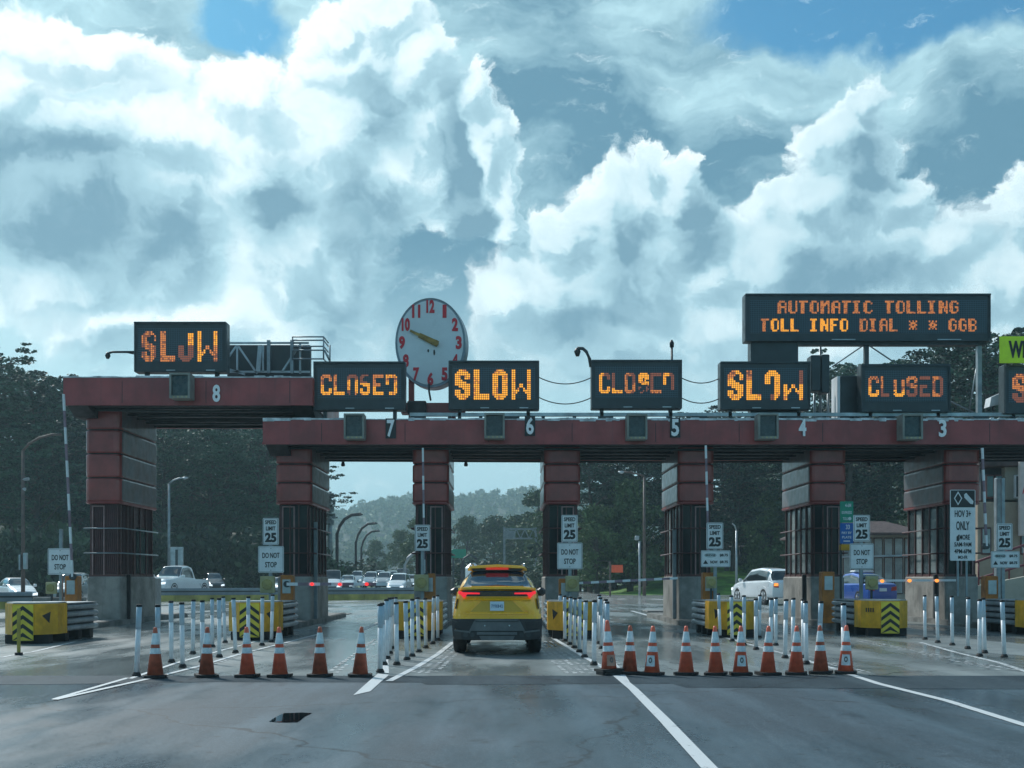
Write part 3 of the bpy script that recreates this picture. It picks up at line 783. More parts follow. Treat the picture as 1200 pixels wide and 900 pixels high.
def led_sign(label, px0, py0, px1, py1, Y, letters, name='led_sign', seed=0, feet=True, thick=.42, group='amber led signs over the lanes', base=None, screen_in=(.035, .13, .035, .22)):
    """letters: list of (glyph array of brightness 0..3, px0, py0, px1, py1)"""
    x0, x1, z0, z1 = PX(px0, Y), PX(px1, Y), PZ(py1, Y), PZ(py0, Y)
    root = thing(name, ((x0 + x1) / 2, Y, z0), label, 'led sign', group)
    b = MB(); b.bbox(x0, x1, Y, Y + thick, z0, z1, .02)
    w = .05
    b.box(x0 + .01, x1 - .01, Y - .05, Y + .004, z1 - w - .01, z1 - .008); b.box(x0 + .01, x1 - .01, Y - .03, Y + .004, z0 + .008, z0 + w + .01)
    b.box(x0 + .01, x0 + w, Y - .03, Y + .004, z0 + w + .014, z1 - w - .014); b.box(x1 - w, x1 - .01, Y - .03, Y + .004, z0 + w + .014, z1 - w - .014)
    b.build('cabinet', CAB, root)
    W_, H_ = x1 - x0, z1 - z0; l, t_, r_, b_ = screen_in
    b = MB(); b.box(x0 + max(.12, l * W_), x1 - max(.12, r_ * W_), Y - .008, Y - .003, z0 + b_ * H_, z1 - t_ * H_); b.build('display_panel', LEDP, root)
    rr = random.Random(seed)
    for (arr, a0, b0, a1, b1) in letters:
        b = MB()
        h, w = arr.shape; X0, X1, Z0, Z1 = PX(a0, Y), PX(a1, Y), PZ(b1, Y), PZ(b0, Y)
        dx, dz = (X1 - X0) / w, (Z1 - Z0) / h
        for i in range(h):
            for j in range(w):
                lv = int(arr[i, j])
                if not lv: continue
                if lv == 2 and rr.random() < .22: lv = 1
                if lv == 3 and rr.random() < .10: lv = 2
                xa, za = X0 + j * dx, Z1 - (i + 1) * dz; m = .13
                b.box(xa + dx * m, xa + dx * (1 - m), Y - .016, Y - .0085, za + dz * m, za + dz * (1 - m), lv - 1)
        b.build('lit_letter', [LEDD, LEDM, LEDB], root)
    for fx in (.4, .83):
        b = MB(); b.box(x0 + W_ * fx - .06 * W_ * .8, x0 + W_ * fx + .06 * W_ * .8, Y - .04, Y - .031, z0 + .035, z0 + .062); b.build('maker_plate', GALV, root)
    if feet:
        zb = base
        for fx in (.12, .88):
            b = MB(); b.box(x0 + W_ * fx - .05, x0 + W_ * fx + .05, Y + .12, Y + .30, zb, z0 + .02); b.build('leg', STEELD, root)
    return root
def slow(mask=None, lv=3):
    out = []
    for i, ch in enumerate('SLOW'):
        w = 8 if ch != 'W' else 9
        a = glyph(ch, w, 15, 3 if ch != 'W' else 2).astype(int) * lv
        if ch == 'W': a = glyph('W', 10, 15, 2).astype(int) * lv
        if mask: mask(ch, a)
        out.append(a)
    return out
def place(glyphs, boxes, y0, y1): return [(g_, bx[0], y0, bx[1], y1) for g_, bx in zip(glyphs, boxes)]
rg = np.random.default_rng(2)
def m8(ch, a):
    if ch == 'S': a[a > 0] = 2; a[:, 1::3] = np.minimum(a[:, 1::3], 1); a[2:5, -3:-1] = 0; a[2:5, -1] = 2
    if ch == 'L': a[a > 0] = 2
    if ch == 'O': a[a > 0] = 1; a[:7, :] = 0; a[1:7, -3:] = 3
    if ch == 'W': a[:, 4:] = np.minimum(a[:, 4:], 2); a[:, 8:] = np.where(a[:, 8:] > 0, 2, 0); a[:7, 8:] = 3
def m4(ch, a):
    if ch == 'S': a[a > 0] = 3; a[:4, :4] = np.minimum(a[:4, :4], 2); a[2:5, 4:6] = 0
    if ch == 'L': a[:5] = np.minimum(a[:5], 2)
    if ch == 'O': a[7:, :3] = 0; a[12:, 3:5] = 1
    if ch == 'W': a[:7, :] = np.minimum(a[:7, :], 1); a[:6, 3:7] = 0; a[:7, 0:2] = 0; a[13:, 4:6] = 0
def m2(ch, a):
    if ch == 'S': a[a > 0] = 2; a[9:] = np.minimum(a[9:], 1)
    if ch != 'S': a[a > 0] = 2; a[::3] = np.minimum(a[::3], 1)
Zb2, Zb8 = Z2t, Z8t
led_sign('amber led sign reading slow with patchy letters, on the raised lane 8 canopy', 157, 377, 265.5, 436, 33.7,
         place(slow(m8), [(166, 183), (188, 205.5), (209, 227), (231.5, 255)], 388, 424), seed=1, base=Zb8 - .02)
led_sign('brightest amber led sign reading slow, above lane 6 right of the clock', 525.5, 422.5, 632, 480, 33.9,
         place(slow(), [(533, 551), (555, 573.5), (577, 595), (599.5, 622)], 433, 468.5), seed=2, base=Zb2)
led_sign('amber led sign reading slow with a broken w, above lane 4', 844, 423.5, 950, 480, 33.9,
         place(slow(m4), [(852.5, 871), (874.5, 892), (896, 914), (918, 941)], 434, 469), seed=3, base=Zb2)
led_sign('led sign cut by the right frame edge beneath the lime sign', 1177, 427, 1284, 485, 33.9,
         place(slow(m2), [(1186, 1204), (1208, 1226), (1230, 1248), (1252, 1275)], 438, 472), seed=4, base=Zb2)
def closed(mask=None, lv=3):
    out = []
    for i, ch in enumerate('CLOSED'):
        a = glyph(ch, 7, 12, 2).astype(int) * lv
        if mask: mask(i, a)
        out.append(a)
    return out
def c7(i, a):
    if i == 0: a[:6] = np.minimum(a[:6], 2)
    if i == 1: a[:7] = np.minimum(a[:7], 2)
    if i == 2: a[:3, :] = np.minimum(a[:3, :], 1); a[10:, 2:5] = 0; a[9:, :2] = np.minimum(a[9:, :2], 1)
    if i == 3: a[:5, :] = np.minimum(a[:5, :], 1); a[1:4, 3:] = 0; a[5, 1] = 3
    if i == 4: a[:7] = np.minimum(a[:7], 2)
    if i == 5: a[6:, :2] = 0; a[2:4] = np.minimum(a[2:4], 2); a[:, 4] = np.minimum(a[:, 4], 2)
def c5(i, a):
    if i == 0: a[:4, 3:] = np.minimum(a[:4, 3:], 1)
    if i == 1: a[:9] = np.minimum(a[:9], 1); a[9:] = np.minimum(a[9:], 3)
    if i == 2: a[:] = np.minimum(a, 2); a[:6, 4:] = np.minimum(a[:6, 4:], 1)
    if i == 3: a[7:] = np.where(rg.random(a[7:].shape) < .5, np.minimum(a[7:], 1), 0); a[2:5, 2:5] = 3; a[3:5, 3:4] = 0
    if i == 4: a[:] = np.minimum(a, 1); a[10:] = a[10:] * 2; a[4:8, 2:] = 0
    if i == 5: a[7:, :2] = 0; a[10:] = 0; a[:, 4:] = np.minimum(a[:, 4:], 1)
def c3(i, a):
    if i == 0: a[:6] = np.minimum(a[:6], 2)
    if i == 1: a[:, :] = np.minimum(a, 1); a[:7, :2] = 2
    if i == 2: a[:2] = 0; a[:6, 2:5] = 0; a[:8] = np.minimum(a[:8], 2); a[9, 0] = 0
    if i == 3: a[:] = np.minimum(a, 2); a[7:] = np.minimum(a[7:], 1)
    if i == 4: a[:] = np.minimum(a, 1); a[2:5, :2] = 0
    if i == 5: a[:] = np.minimum(a, 2); a[4:8] = np.minimum(a[4:8], 1); a[:, 5:] = np.minimum(a[:, 5:], 1)
led_sign('amber led sign reading closed with a gapped o, above lane 7 left of the clock', 367, 423.5, 475, 480.5, 33.75,
         place(closed(c7), [(376, 389), (391, 404), (407, 419.5), (422, 433.5), (437, 449.5), (452, 465.5)], 439, 463), seed=5, base=Zb2)
led_sign('amber led sign reading closed with half-missing s and d, above lane 5', 693, 421.5, 799.5, 479, 33.9,
         place(closed(c5), [(702, 715), (717, 729.5), (732, 744.5), (748, 760.5), (762, 775), (777, 790)], 437, 461), seed=6, base=Zb2)
led_sign('dim amber led sign reading closed, above lane 3 below the wide message board', 1009, 426.5, 1114, 483, 33.9,
         place(closed(c3), [(1017.5, 1030), (1032, 1042), (1047, 1060), (1062, 1075), (1077.5, 1090), (1092.5, 1105)], 441, 465), seed=7, base=Zb2)
def textrow(s, x0, x1, y0, y1, lvf):
    out = []; pitch = (x1 - x0 + 2) / len(s)
    for i, ch in enumerate(s):
        if ch == ' ': continue
        a = np.array([[int(c) for c in row] for row in F5[ch].split()])
        a = np.repeat(np.repeat(a, 2, 1), 2, 0) * lvf(i / len(s))
        out.append((a, x0 + i * pitch, y0, x0 + (i + 1) * pitch - 2, y1))
    return out
big = textrow('AUTOMATIC TOLLING', 911, 1123, 352.5, 367.5, lambda f: 2) + textrow('TOLL INFO DIAL * * GGB', 891.5, 1144, 373.5, 388.5, lambda f: 3 if .0 < f < .42 else 2)
bigroot = led_sign('wide two-line amber message board about automatic tolling, high on posts at right', 873, 344, 1161, 400, 34.1, big, seed=8, feet=False, screen_in=(.02, .14, .015, .17))
b = MB(); xx0, xx1 = PX(934, 34.3), PX(1154, 34.3); zz = PZ(402.5, 34.3)
b.box(xx0, xx1, 34.2, 34.5, zz - .06, zz + .02)
for i in range(9): b.box(xx0 + i * (xx1 - xx0) / 8 - .03, xx0 + i * (xx1 - xx0) / 8 + .03, 34.24, 34.46, zz + .02, PZ(399.5, 34.3))
b.build('support_beam', STEELD, bigroot)
for px in (1015, 1147):
    b = MB(); x = PX(px, 34.35); b.box(x - .06, x + .06, 34.27, 34.43, Z2t - .02, zz - .06); b.build('leg', STEEL if px > 1100 else STEELD, bigroot)
b = MB(); b.bbox(PX(878.5, 34.4), PX(934, 34.4), 34.24, 34.7, Z2t, PZ(400.5, 34.4), .02); b.build('pedestal', CAB, bigroot)
b = MB()
for (a, c) in (((1013, 404), (975, 430)), ((1017, 404), (1050, 426)), ((1147, 415), (1135, 486)), ((1113, 470), (1146, 486))):
    b.tube([(PX(a[0], 34.6), 34.6, PZ(a[1], 34.6)), (PX(c[0], 34.6), 34.6, PZ(c[1], 34.6))], .022, 6)
b.build('brace', STEEL, bigroot)

# ------------------------------------------------------------------ things on the canopy roof
def box_thing(name, label, cat, x0, x1, y0, y1, z0, z1, m, r=.02, group=None):
    b = MB(); b.bbox(x0, x1, y0, y1, z0, z1, r); return tag(b.build(name, m, at=((x0 + x1) / 2, (y0 + y1) / 2, z0)), label, cat, group)
root = thing('speaker_cabinet', (PX(961, 34.5), 34.5, Z2t), 'dark upright box on two poles right of the lane 4 sign', 'cabinet')
b = MB(); b.bbox(PX(950.5, 34.3), PX(962, 34.3), 34.3, 34.8, PZ(458, 34.3), PZ(416, 34.3), .02); b.bbox(PX(963, 34.3), PX(972.5, 34.3), 34.32, 34.8, PZ(460, 34.3), PZ(415, 34.3), .02); b.build('casing', CAB, root)
for px, tp in ((954.5, 460), (970.5, 460), (961.3, 400)):
    b = MB(); b.tube([(PX(px, 34.9), 34.9, Z2t), (PX(px, 34.9), 34.9, PZ(tp - 2, 34.9))], .04, 8); b.build('pole', STEEL, root)
root = thing('roof_cabinet', (PX(997, 34.6), 34.6, Z2t), 'dark roof box with a pale left edge, left of the lane 3 sign', 'cabinet')
b = MB(); b.bbox(PX(984.5, 34.5), PX(1008, 34.5), 34.5, 35.2, Z2t + .02, PZ(440, 34.5), .03); b.build('casing', CAB, root)
b = MB(); b.box(PX(981, 34.5), PX(984.3, 34.5), 34.48, 35.1, Z2t + .02, PZ(441, 34.5)); b.build('side_panel', WHITE, root)
# floodlight on a stub behind the sign at the far right
root = thing('flood_light', (PX(1172, 34.8), 34.8, Z2t), 'tilted white flood lamp beside the lime sign', 'lamp')
b = MB(); b.prism([(PX(1158, 34.8), PZ(477, 34.8)), (PX(1160, 34.8), PZ(466, 34.8)), (PX(1177, 34.8), PZ(458.5, 34.8)), (PX(1177, 34.8), PZ(472, 34.8))], 34.7, 35.1, 'y'); b.build('lamp_head', WHITE, root)
b = MB(); b.bar((PX(1172, 34.9), 34.9, Z2t), (PX(1172, 34.9), 34.9, PZ(473, 34.9)), .06); b.build('bracket', STEEL, root)
# lime warning sign
root = thing('warning_sign', (PX(1172, 33.6), 33.6, PZ(425, 33.6)), 'fluorescent lime sign starting WI at the right frame edge', 'sign')
x0 = PX(1171.5, 33.6); x1 = PX(1206, 33.6)
b = MB(); b.bbox(x0, x1, 33.6, 33.64, PZ(425.5, 33.6), PZ(394, 33.6), .01); b.build('sign_panel', LIME, root)
b = MB(); b.text('WI', (PX(1182, 33.6) + PX(1201, 33.6)) / 2, PZ(409.5, 33.6), 33.592, .50, .48, bold=.04); b.build('lettering', BLACK, root)
b = MB(); b.bar((PX(1180, 33.75), 33.75, PZ(430, 33.7)), (PX(1180, 33.75), 33.75, PZ(396, 33.7)), .05); b.build('bracket', STEELD, root)

# lane display boxes hanging on the fascias
def lane_box(px, py, label):
    Y = YF - .5 if px > 250 else YF - .62; x = PX(px, Y); z = PZ(py, Y); root = thing('lane_signal', (x, Y, z - .36), label, 'signal box', 'square lane signal boxes on the fascias')
    w, h, f = .29, .36, .055
    b = MB(); b.bbox(x - w, x + w, Y + .06, Y + .47, z - h, z + h, .015)
    b.box(x - w, x + w, Y - .06, Y + .056, z + h - f, z + h); b.box(x - w, x + w, Y - .06, Y + .056, z - h, z - h + f * 1.3)
    b.box(x - w, x - w + f, Y - .06, Y + .056, z - h + f * 1.3 + .002, z + h - f - .002); b.box(x + w - f, x + w, Y - .06, Y + .056, z - h + f * 1.3 + .002, z + h - f - .002)
    b.build('housing', mat('signal_housing', (.24, .25, .22), .5, var=.15), root)
    b = MB(); b.box(x - w + f + .004, x + w - f - .004, Y + .035, Y + .0585, z - h + f * 1.3 + .006, z + h - f - .006); b.build('display_panel', mat('signal_face', (.035, .06, .065), .3, var=.2), root)
    b = MB()
    for i in range(4): xx = x - w + .1 + i * .12; b.box(xx, xx + .05, Y - .068, Y - .0605, z - h + .015, z - h + .06)
    b.build('vent', BEIGE, root)
lane_box(211, 452, 'square signal box on the lane 8 fascia, below its slow sign')
lane_box(415, 499.5, 'square signal box left of the number 7')
lane_box(579.5, 499, 'square signal box left of the number 6')
lane_box(746.5, 500, 'square signal box left of the number 5')
lane_box(900, 499.5, 'square signal box left of the number 4')
lane_box(1069, 500, 'square signal box left of the number 3')

# clock
YC = 35.2; cxk, czk = PX(504.5, YC), PZ(402, YC); rx, ry = PX(546, YC) - cxk, PZ(349, YC) - czk
root = thing('clock', (cxk, YC, PZ(490, YC)), 'large white clock with red numerals on the canopy roof', 'clock')
def ell(r1, r2, y, n=64, ox=0): return [(cxk + ox + r1 * math.cos(2 * math.pi * i / n), y, czk + r2 * math.sin(2 * math.pi * i / n)) for i in range(n)]
b = MB(); b.loft([ell(rx * .955, ry * .955, YC - .03), ell(rx * .99, ry * .99, YC - .05), ell(rx, ry, YC), ell(rx * 1.0, ry * 1.0, YC + .45, ox=.07), ell(rx * .9, ry * .9, YC + .52, ox=.07)], smooth=False); 
b.build('rim', CLOCKR, root)
b = MB(); b.loft([ell(rx * .93, ry * .93, YC - .055), ell(rx * .93, ry * .93, YC - .02)]); b.build('clock_face', CLOCKF, root)
for h in range(1, 13):
    a = R(90 - 30 * h); ax, az_ = cxk + rx * .80 * math.cos(a), czk + ry * .80 * math.sin(a)
    b = MB(); b.text(str(h), ax, az_, YC - .064, .40, .185 if h < 10 and h != 1 else (.12 if h == 1 else .25), bold=.05); b.build('numeral', REDNUM, root)
hx, hz = PX(511, YC), PZ(403, YC); tx, tz = PX(481, YC), PZ(388.5, YC)
b = MB(); d = Vector((tx - hx, 0, tz - hz)); n = Vector((-d.z, 0, d.x)).normalized()
def hand(y, l, w0, w1):
    p = Vector((hx, y, hz)); q = p + d * l; s_ = p - d * .08
    return [[s_ + n * w0, s_ - n * w0, s_ - n * w0 + Vector((0, .02, 0)), s_ + n * w0 + Vector((0, .02, 0))], [q + n * w1, q - n * w1, q - n * w1 + Vector((0, .02, 0)), q + n * w1 + Vector((0, .02, 0))]]
b.loft(hand(YC - .11, .66, .095, .075)); b.build('hour_hand', GOLD, root)
b = MB(); b.loft(hand(YC - .15, 1.0, .06, .035)); b.build('minute_hand', GOLD, root)
b = MB(); b.disc((hx, YC - .13, hz), .09, 'y', .12, 16); b.build('hub', GOLD, root)
b = MB(); b.disc((PX(502, YC), YC - .062, PZ(411.5, YC)), .028, 'y', .012, 8, ry=.05); b.disc((PX(509, YC), YC - .062, PZ(413.5, YC)), .03, 'y', .012, 8, ry=.09); b.build('vent', BLACK, root)
b = MB(); b.bar((PX(481.5, YC), YC + .25, Z2t - .1), (PX(481.5, YC), YC + .25, PZ(436, YC)), .17, .2); b.bar((PX(531, YC), YC + .25, Z2t - .1), (PX(531, YC), YC + .25, PZ(436, YC)), .14, .2)
b.box(PX(470, YC), PX(545, YC), YC + .0, YC + .5, PZ(484, YC), PZ(472, YC)); b.build('support_frame', RED, root)
b = MB(); b.bbox(PX(478, YC), PX(500, YC), YC - .25, YC - .02, PZ(486, YC), PZ(471, YC), .02); b.build('motor_box', BLACK, root)
b = MB(); b.tube([(PX(503, YC), YC - .09, PZ(450, YC)), (PX(503, YC), YC - .1, PZ(459, YC)), (PX(505, YC), YC - .1, PZ(470, YC))], .03, 6); b.build('drain', STEELD, root)

# back of an overhead sign with truss and cage behind the lane 8 canopy
YT = 37.5; root = thing('sign_gantry', (PX(315, YT), YT, Z8t - .1), 'dark sign back with pale truss and caged rail, right of the lane 8 slow sign', 'sign gantry')
b = MB(); b.bbox(PX(266, YT), PX(364, YT), YT, YT + .2, PZ(446, YT), PZ(404, YT), .03); b.build('sign_panel', CAB, root)
b = MB(); q = lambda px, py, o=-.35: (PX(px, YT), YT + o, PZ(py, YT))
for a, c in (((266, 428), (280, 408)), ((282, 408), (304, 440)), ((311, 438), (311, 407)), ((333, 438), (350, 412)), ((281, 407), (281, 436)), ((354, 405), (354, 440)), ((262, 404.5), (364, 404.5)), ((250, 438), (365, 438)), ((262, 432), (290, 441))):
    b.bar(q(*a), q(*c), .06)
b.bar(q(308, 408), q(305.5, 438), .14); b.build('truss', GALV, root)
for px, o in ((318, -.42), (345, -.42)):
    b = MB(); b.bar(q(px, 440, o), q(px, 402, o), .10); b.build('leg', STEEL, root)
b = MB()
for py in (398.5, 402.5, 409.5, 414, 424): b.tube([q(346, py, -.5), q(382, py, -.5), q(383, py + 1, .3)], .025, 6)
for px in (346, 382): b.tube([q(px, 398.5, -.5), q(px, 425, -.5)], .025, 6)
b.tube([q(383, 414, -.5), q(389, 426, -.5)], .035, 6); b.tube([q(385, 402, .3), q(385, 428, .3)], .025, 6)
b.build('cage_rail', STEEL, root)

# cameras on arms
root = thing('cctv_camera', (PX(157, 33.9), 33.9, PZ(411, 33.9)), 'small camera on a long arm left of the lane 8 slow sign', 'camera', 'cameras on arms above the canopy')
q = lambda px, py, Y=33.9: (PX(px, Y), Y, PZ(py, Y))
b = MB(); b.tube([q(158, 415), q(148, 413)], .018, 6); b.tube([q(158, 412.5), q(132, 412.5), q(128, 413.5)], .035, 6); b.build('arm', STEELD, root)
b = MB(); b.tube([q(126.8, 413), q(126.3, 417), q(126.3, 420.5)], [.05, .085, .04], 8); b.build('camera_head', BLACK, root)
root = thing('cctv_camera', (PX(692, 34.0), 34.0, PZ(426, 34.0)), 'camera on a curved arm at the left corner of the lane 5 sign', 'camera', 'cameras on arms above the canopy')
q = lambda px, py, Y=34.0: (PX(px, Y), Y, PZ(py, Y))
b = MB(); b.tube([q(692.5, 430), q(691, 421), q(687, 412), q(683, 408.5), q(676.5, 408)], .05, 8); b.build('arm', STEELD, root)
b = MB(); b.tube([q(676.6, 408), q(676.6, 412), q(676.8, 417.5)], [.05, .1, .05], 8); b.build('camera_head', BLACK, root)
root = thing('cctv_camera', (PX(787, 34.4), 34.4, PZ(424, 34.4)), 'camera on a straight mast behind the lane 5 sign', 'camera', 'cameras on arms above the canopy')
q = lambda px, py, Y=34.4: (PX(px, Y), Y, PZ(py, Y))
b = MB(); b.tube([q(787.3, 470), q(787.3, 405)], .035, 6); b.build('mast', STEELD, root)
b = MB(); b.tube([q(787.3, 407), q(787.3, 402), q(787, 398.5)], [.06, .07, .03], 8); b.build('camera_head', BLACK, root)
# drooping cables between the signs
def cable(label, x0, x1, py0, sag):
    Y = 34.15; b = MB(); pts = []
    for i in range(13):
        t = i / 12; px = x0 + (x1 - x0) * t; py = py0 + sag * (1 - (2 * t - 1) ** 2); pts.append((PX(px, Y), Y, PZ(py, Y)))
    b.tube(pts, .016, 5); tag(b.build('cable', BLACK, at=(PX(x0, Y), Y, PZ(py0, Y))), label, 'cable', 'cables slung between the led signs')
cable('upper drooping cable between the lane 6 and lane 5 signs', 631, 694, 442, 8)
cable('lower drooping cable between the lane 6 and lane 5 signs', 631, 694, 465.5, 8)
cable('upper drooping cable between the lane 5 and lane 4 signs', 798, 845, 442.5, 6.5)
cable('lower drooping cable between the lane 5 and lane 4 signs', 798, 845, 466, 6.5)
# small sensor pods hanging under the canopy rear edge
for i, (px, w) in enumerate(((402, 'beside the lane 7 booth'), (546, 'over lane 6'), (1018, 'over lane 3'))):
    Y = 38.2; x = PX(px, Y); b = MB(); b.tube([(x, Y, Z2b + .01), (x, Y, Z2b - .16), (x, Y, Z2b - .2)], [.03, .07, .05], 8)
    tag(b.build('sensor_pod', BLACK, at=(x, Y, Z2b)), 'tiny black sensor pod hanging from the canopy ' + w, 'sensor', 'sensors under the canopy')

# ------------------------------------------------------------------ lane signs on the islands
def sign_plate(b, x, z, w, h, y, t=.02, r=.02):
    b.loft([[(x + px, yy, z + pz) for px, pz in ((-w + r, -h), (w - r, -h), (w, -h + r), (w, h - r), (w - r, h), (-w + r, h), (-w, h - r), (-w, -h + r))] for yy in (y, y + t)])
def frame_line(b, x, z, w, h, y, t=.012, mi=1):
    for (xa, xb, za, zb) in ((-w, w, h - t, h), (-w, w, -h, -h + t), (-w, -w + t, -h + t + .001, h - t - .001), (w - t, w, -h + t + .001, h - t - .001)):
        b.box(x + xa, x + xb, y - .004, y - .001, z + za, z + zb, mi)
def px_rect(x0, y0, x1, y1, Y): return (PX((x0 + x1) / 2, Y), PZ((y0 + y1) / 2, Y), (PX(x1, Y) - PX(x0, Y)) / 2, (PZ(y0, Y) - PZ(y1, Y)) / 2)
def speed_sign(root, rect, Y):
    x, z, w, h = px_rect(*rect, Y); b = MB(); sign_plate(b, x, z, w, h, Y); frame_line(b, x, z, w * .92, h * .95, Y, .009)
    b.text('SPEED', x, z + h * .68, Y - .005, h * .30, w * 1.42, .03, 1, .003); b.text('LIMIT', x, z + h * .22, Y - .005, h * .30, w * 1.2, .03, 1, .003)
    b.text('25', x, z - h * .45, Y - .005, h * .72, w * 1.45, .05, 1, .003)
    return b.build('speed_limit_plate', [WHITE, BLACK], root)
def stop_sign(root, rect, Y, name='do_not_stop_plate'):
    x, z, w, h = px_rect(*rect, Y); b = MB(); sign_plate(b, x, z, w, h, Y); frame_line(b, x, z, w * .95, h * .95, Y, .008)
    b.text('DO NOT', x, z + h * .30, Y - .005, h * .42, w * 1.35, .02, 1, .003); b.text('STOP', x, z - h * .40, Y - .005, h * .42, w * .92, .02, 1, .003)
    for s in (-1, 1): b.disc((x, Y - .006, z + s * h * .82), .012, 'y', .008, 6, 1)
    return b.build(name, [WHITE, BLACK], root)
def toll_plate(root, rect, Y):
    x, z, w, h = px_rect(*rect, Y); b = MB(); sign_plate(b, x, z, w, h, Y); frame_line(b, x, z, w * .96, h * .94, Y, .007)
    b.loft([[(x - w * .36 + w * .42 * math.cos(2 * math.pi * i / 16), yy, z + h * .42 + h * .30 * math.sin(2 * math.pi * i / 16)) for i in range(16)] for yy in (Y - .003, Y - .0005)], 2)
    b.text('BRIDGE', x - w * .36, z + h * .42, Y - .006, h * .26, w * .66, .03, 1, .002)
    b.text('$8.75', x + w * .55, z + h * .42, Y - .005, h * .36, w * .56, .03, 1, .003)
    b.prism([(x - w * .86, z - h * .62), (x - w * .52, z - h * .62), (x - w * .69, z - h * .16)], Y - .004, Y - .001, 'y', 1)
    b.text('NOW', x - w * .12, z - h * .40, Y - .005, h * .36, w * .5, .03, 1, .003); b.text('$8.75', x + w * .55, z - h * .40, Y - .005, h * .36, w * .56, .03, 1, .003)
    return b.build('toll_price_plate', [WHITE, BLACK, GALV], root)
def sign_post(root, px, Y, py_top, m=None):
    b = MB(); x = PX(px, Y); b.bbox(x - .045, x + .045, Y + .03, Y + .11, .15, PZ(py_top, Y), .008); b.build('post', m or STEEL, root)
def beacon(root, px, py, Y, r=8.5, sq=True):
    x, z = PX(px, Y), PZ(py, Y); w = r * Y / FP
    b = MB(); b.bbox(x - w, x + w, Y - .10, Y + .02, z - w * 1.15, z + w * 1.15, .015); b.build('lamp_box', BEIGE, root)
    b = MB(); b.disc((x, Y - .12, z), w * .74, 'y', .05, 18); b.build('lens', mat('beacon_lens', (.33, .27, .08), .3, var=.2, coat=.4), root)
YI = 31.6
def lane_sign(name, label, px, py_top, parts, Y=YI):
    root = thing(name, (PX(px, Y), Y, .15), label, 'sign', 'lane signs on the toll islands')
    sign_post(root, px, Y, py_top)
    for fn in parts: fn(root)
    return root
lane_sign('lane_sign', 'do not stop sign alone on a tall grey post at the far left', 70.5, 620, [lambda r: stop_sign(r, (56, 642.5, 85, 673.5), YI)])
lane_sign('lane_sign', 'speed limit 25 over do not stop, left of the lane 7 booth', 316.5, 610, [lambda r: speed_sign(r, (308, 607, 326.5, 638.5), YI), lambda r: stop_sign(r, (302.5, 640, 332.5, 671), YI), lambda r: beacon(r, 314, 685, YI)])
lane_sign('lane_sign', 'lone speed limit 25 sign in front of the booth left of the yellow suv', 495, 618, [lambda r: speed_sign(r, (486, 615, 504, 645.5), YI), lambda r: beacon(r, 494, 683, YI)])
lane_sign('lane_sign', 'speed limit 25 over do not stop, right of the yellow suv', 668, 606, [lambda r: speed_sign(r, (658, 603.5, 677, 635), YI), lambda r: stop_sign(r, (653, 636, 682.5, 667), YI), lambda r: beacon(r, 670.5, 684, YI, 8)])
lane_sign('lane_sign', 'speed limit 25 above a toll price plate, by the lane 4 booth', 838.5, 615, [lambda r: speed_sign(r, (828, 612.5, 847.5, 643.5), YI), lambda r: toll_plate(r, (821.5, 645, 856, 664.5), YI)])
lane_sign('lane_sign', 'speed limit 25 over do not stop, beside the green and blue plate', 1010, 606, [lambda r: speed_sign(r, (1000, 603.5, 1019.5, 634.5), YI), lambda r: stop_sign(r, (996, 637, 1024, 667), YI)])
lane_sign('lane_sign', 'speed limit 25 above a toll price plate, near the right frame edge', 1176.5, 560, [lambda r: speed_sign(r, (1168, 613.5, 1186.5, 644.5), YI), lambda r: toll_plate(r, (1161.5, 646, 1195, 665.5), YI)])
# round beacons on boxes in front of the islands
def beacon_thing(label, px, py, Y, r=8.5, zb=.9, face=BEIGE):
    root = thing('beacon', (PX(px, Y), Y, .15), label, 'beacon', 'beacons by the crash cushions')
    beacon(root, px, py, Y, r)
    b = MB(); x = PX(px, Y); b.bar((x, Y - .02, .15), (x, Y - .02, PZ(py + r, Y)), .05); b.build('post', STEELD, root)
beacon_thing('square beacon on a white box by the lane 4 orange gate machine', 833, 682.5, 31.2, 6)
beacon_thing('round beacon in front of the blue car', 1021, 683, 31.2, 7)
beacon_thing('square beacon box at the foot of the far left do not stop sign', 61, 689, 31.2, 6)

# diamond lane sign
Y = 31.3; root = thing('diamond_lane_sign', (PX(1128, Y), Y, .15), 'tall black and white diamond lane sign for three or more riders', 'sign')
x, z, w, h = px_rect(1113.5, 574, 1143, 657, Y); b = MB(); sign_plate(b, x, z, w, h, Y); zt_ = PZ(594.5, Y)
b.build('sign_panel', WHITE, root)
b = MB(); b.box(x - w * .95, x + w * .95, Y - .004, Y - .001, zt_, z + h * .985); b.build('black_header', BLACK, root)
b = MB(); cz_ = PZ(584, Y); dx_, dz_ = w * .33, .19; cx_ = x - w * .38
def dia(k): return [(cx_ - dx_ * k, cz_), (cx_, cz_ - dz_ * k), (cx_ + dx_ * k, cz_), (cx_, cz_ + dz_ * k)]
b.prism(dia(1), Y - .008, Y - .005, 'y', 0); b.prism(dia(.72), Y - .011, Y - .0085, 'y', 1)
b.prism([(x + w * .10, cz_ + .10), (x + w * .26, cz_ + .15), (x + w * .84, cz_ - .08), (x + w * .80, cz_ - .16), (x + w * .60, cz_ - .15), (x + w * .12, cz_ + .02)], Y - .008, Y - .005, 'y', 0)
b.build('diamond_mark', [WHITE, BLACK], root)
b = MB()
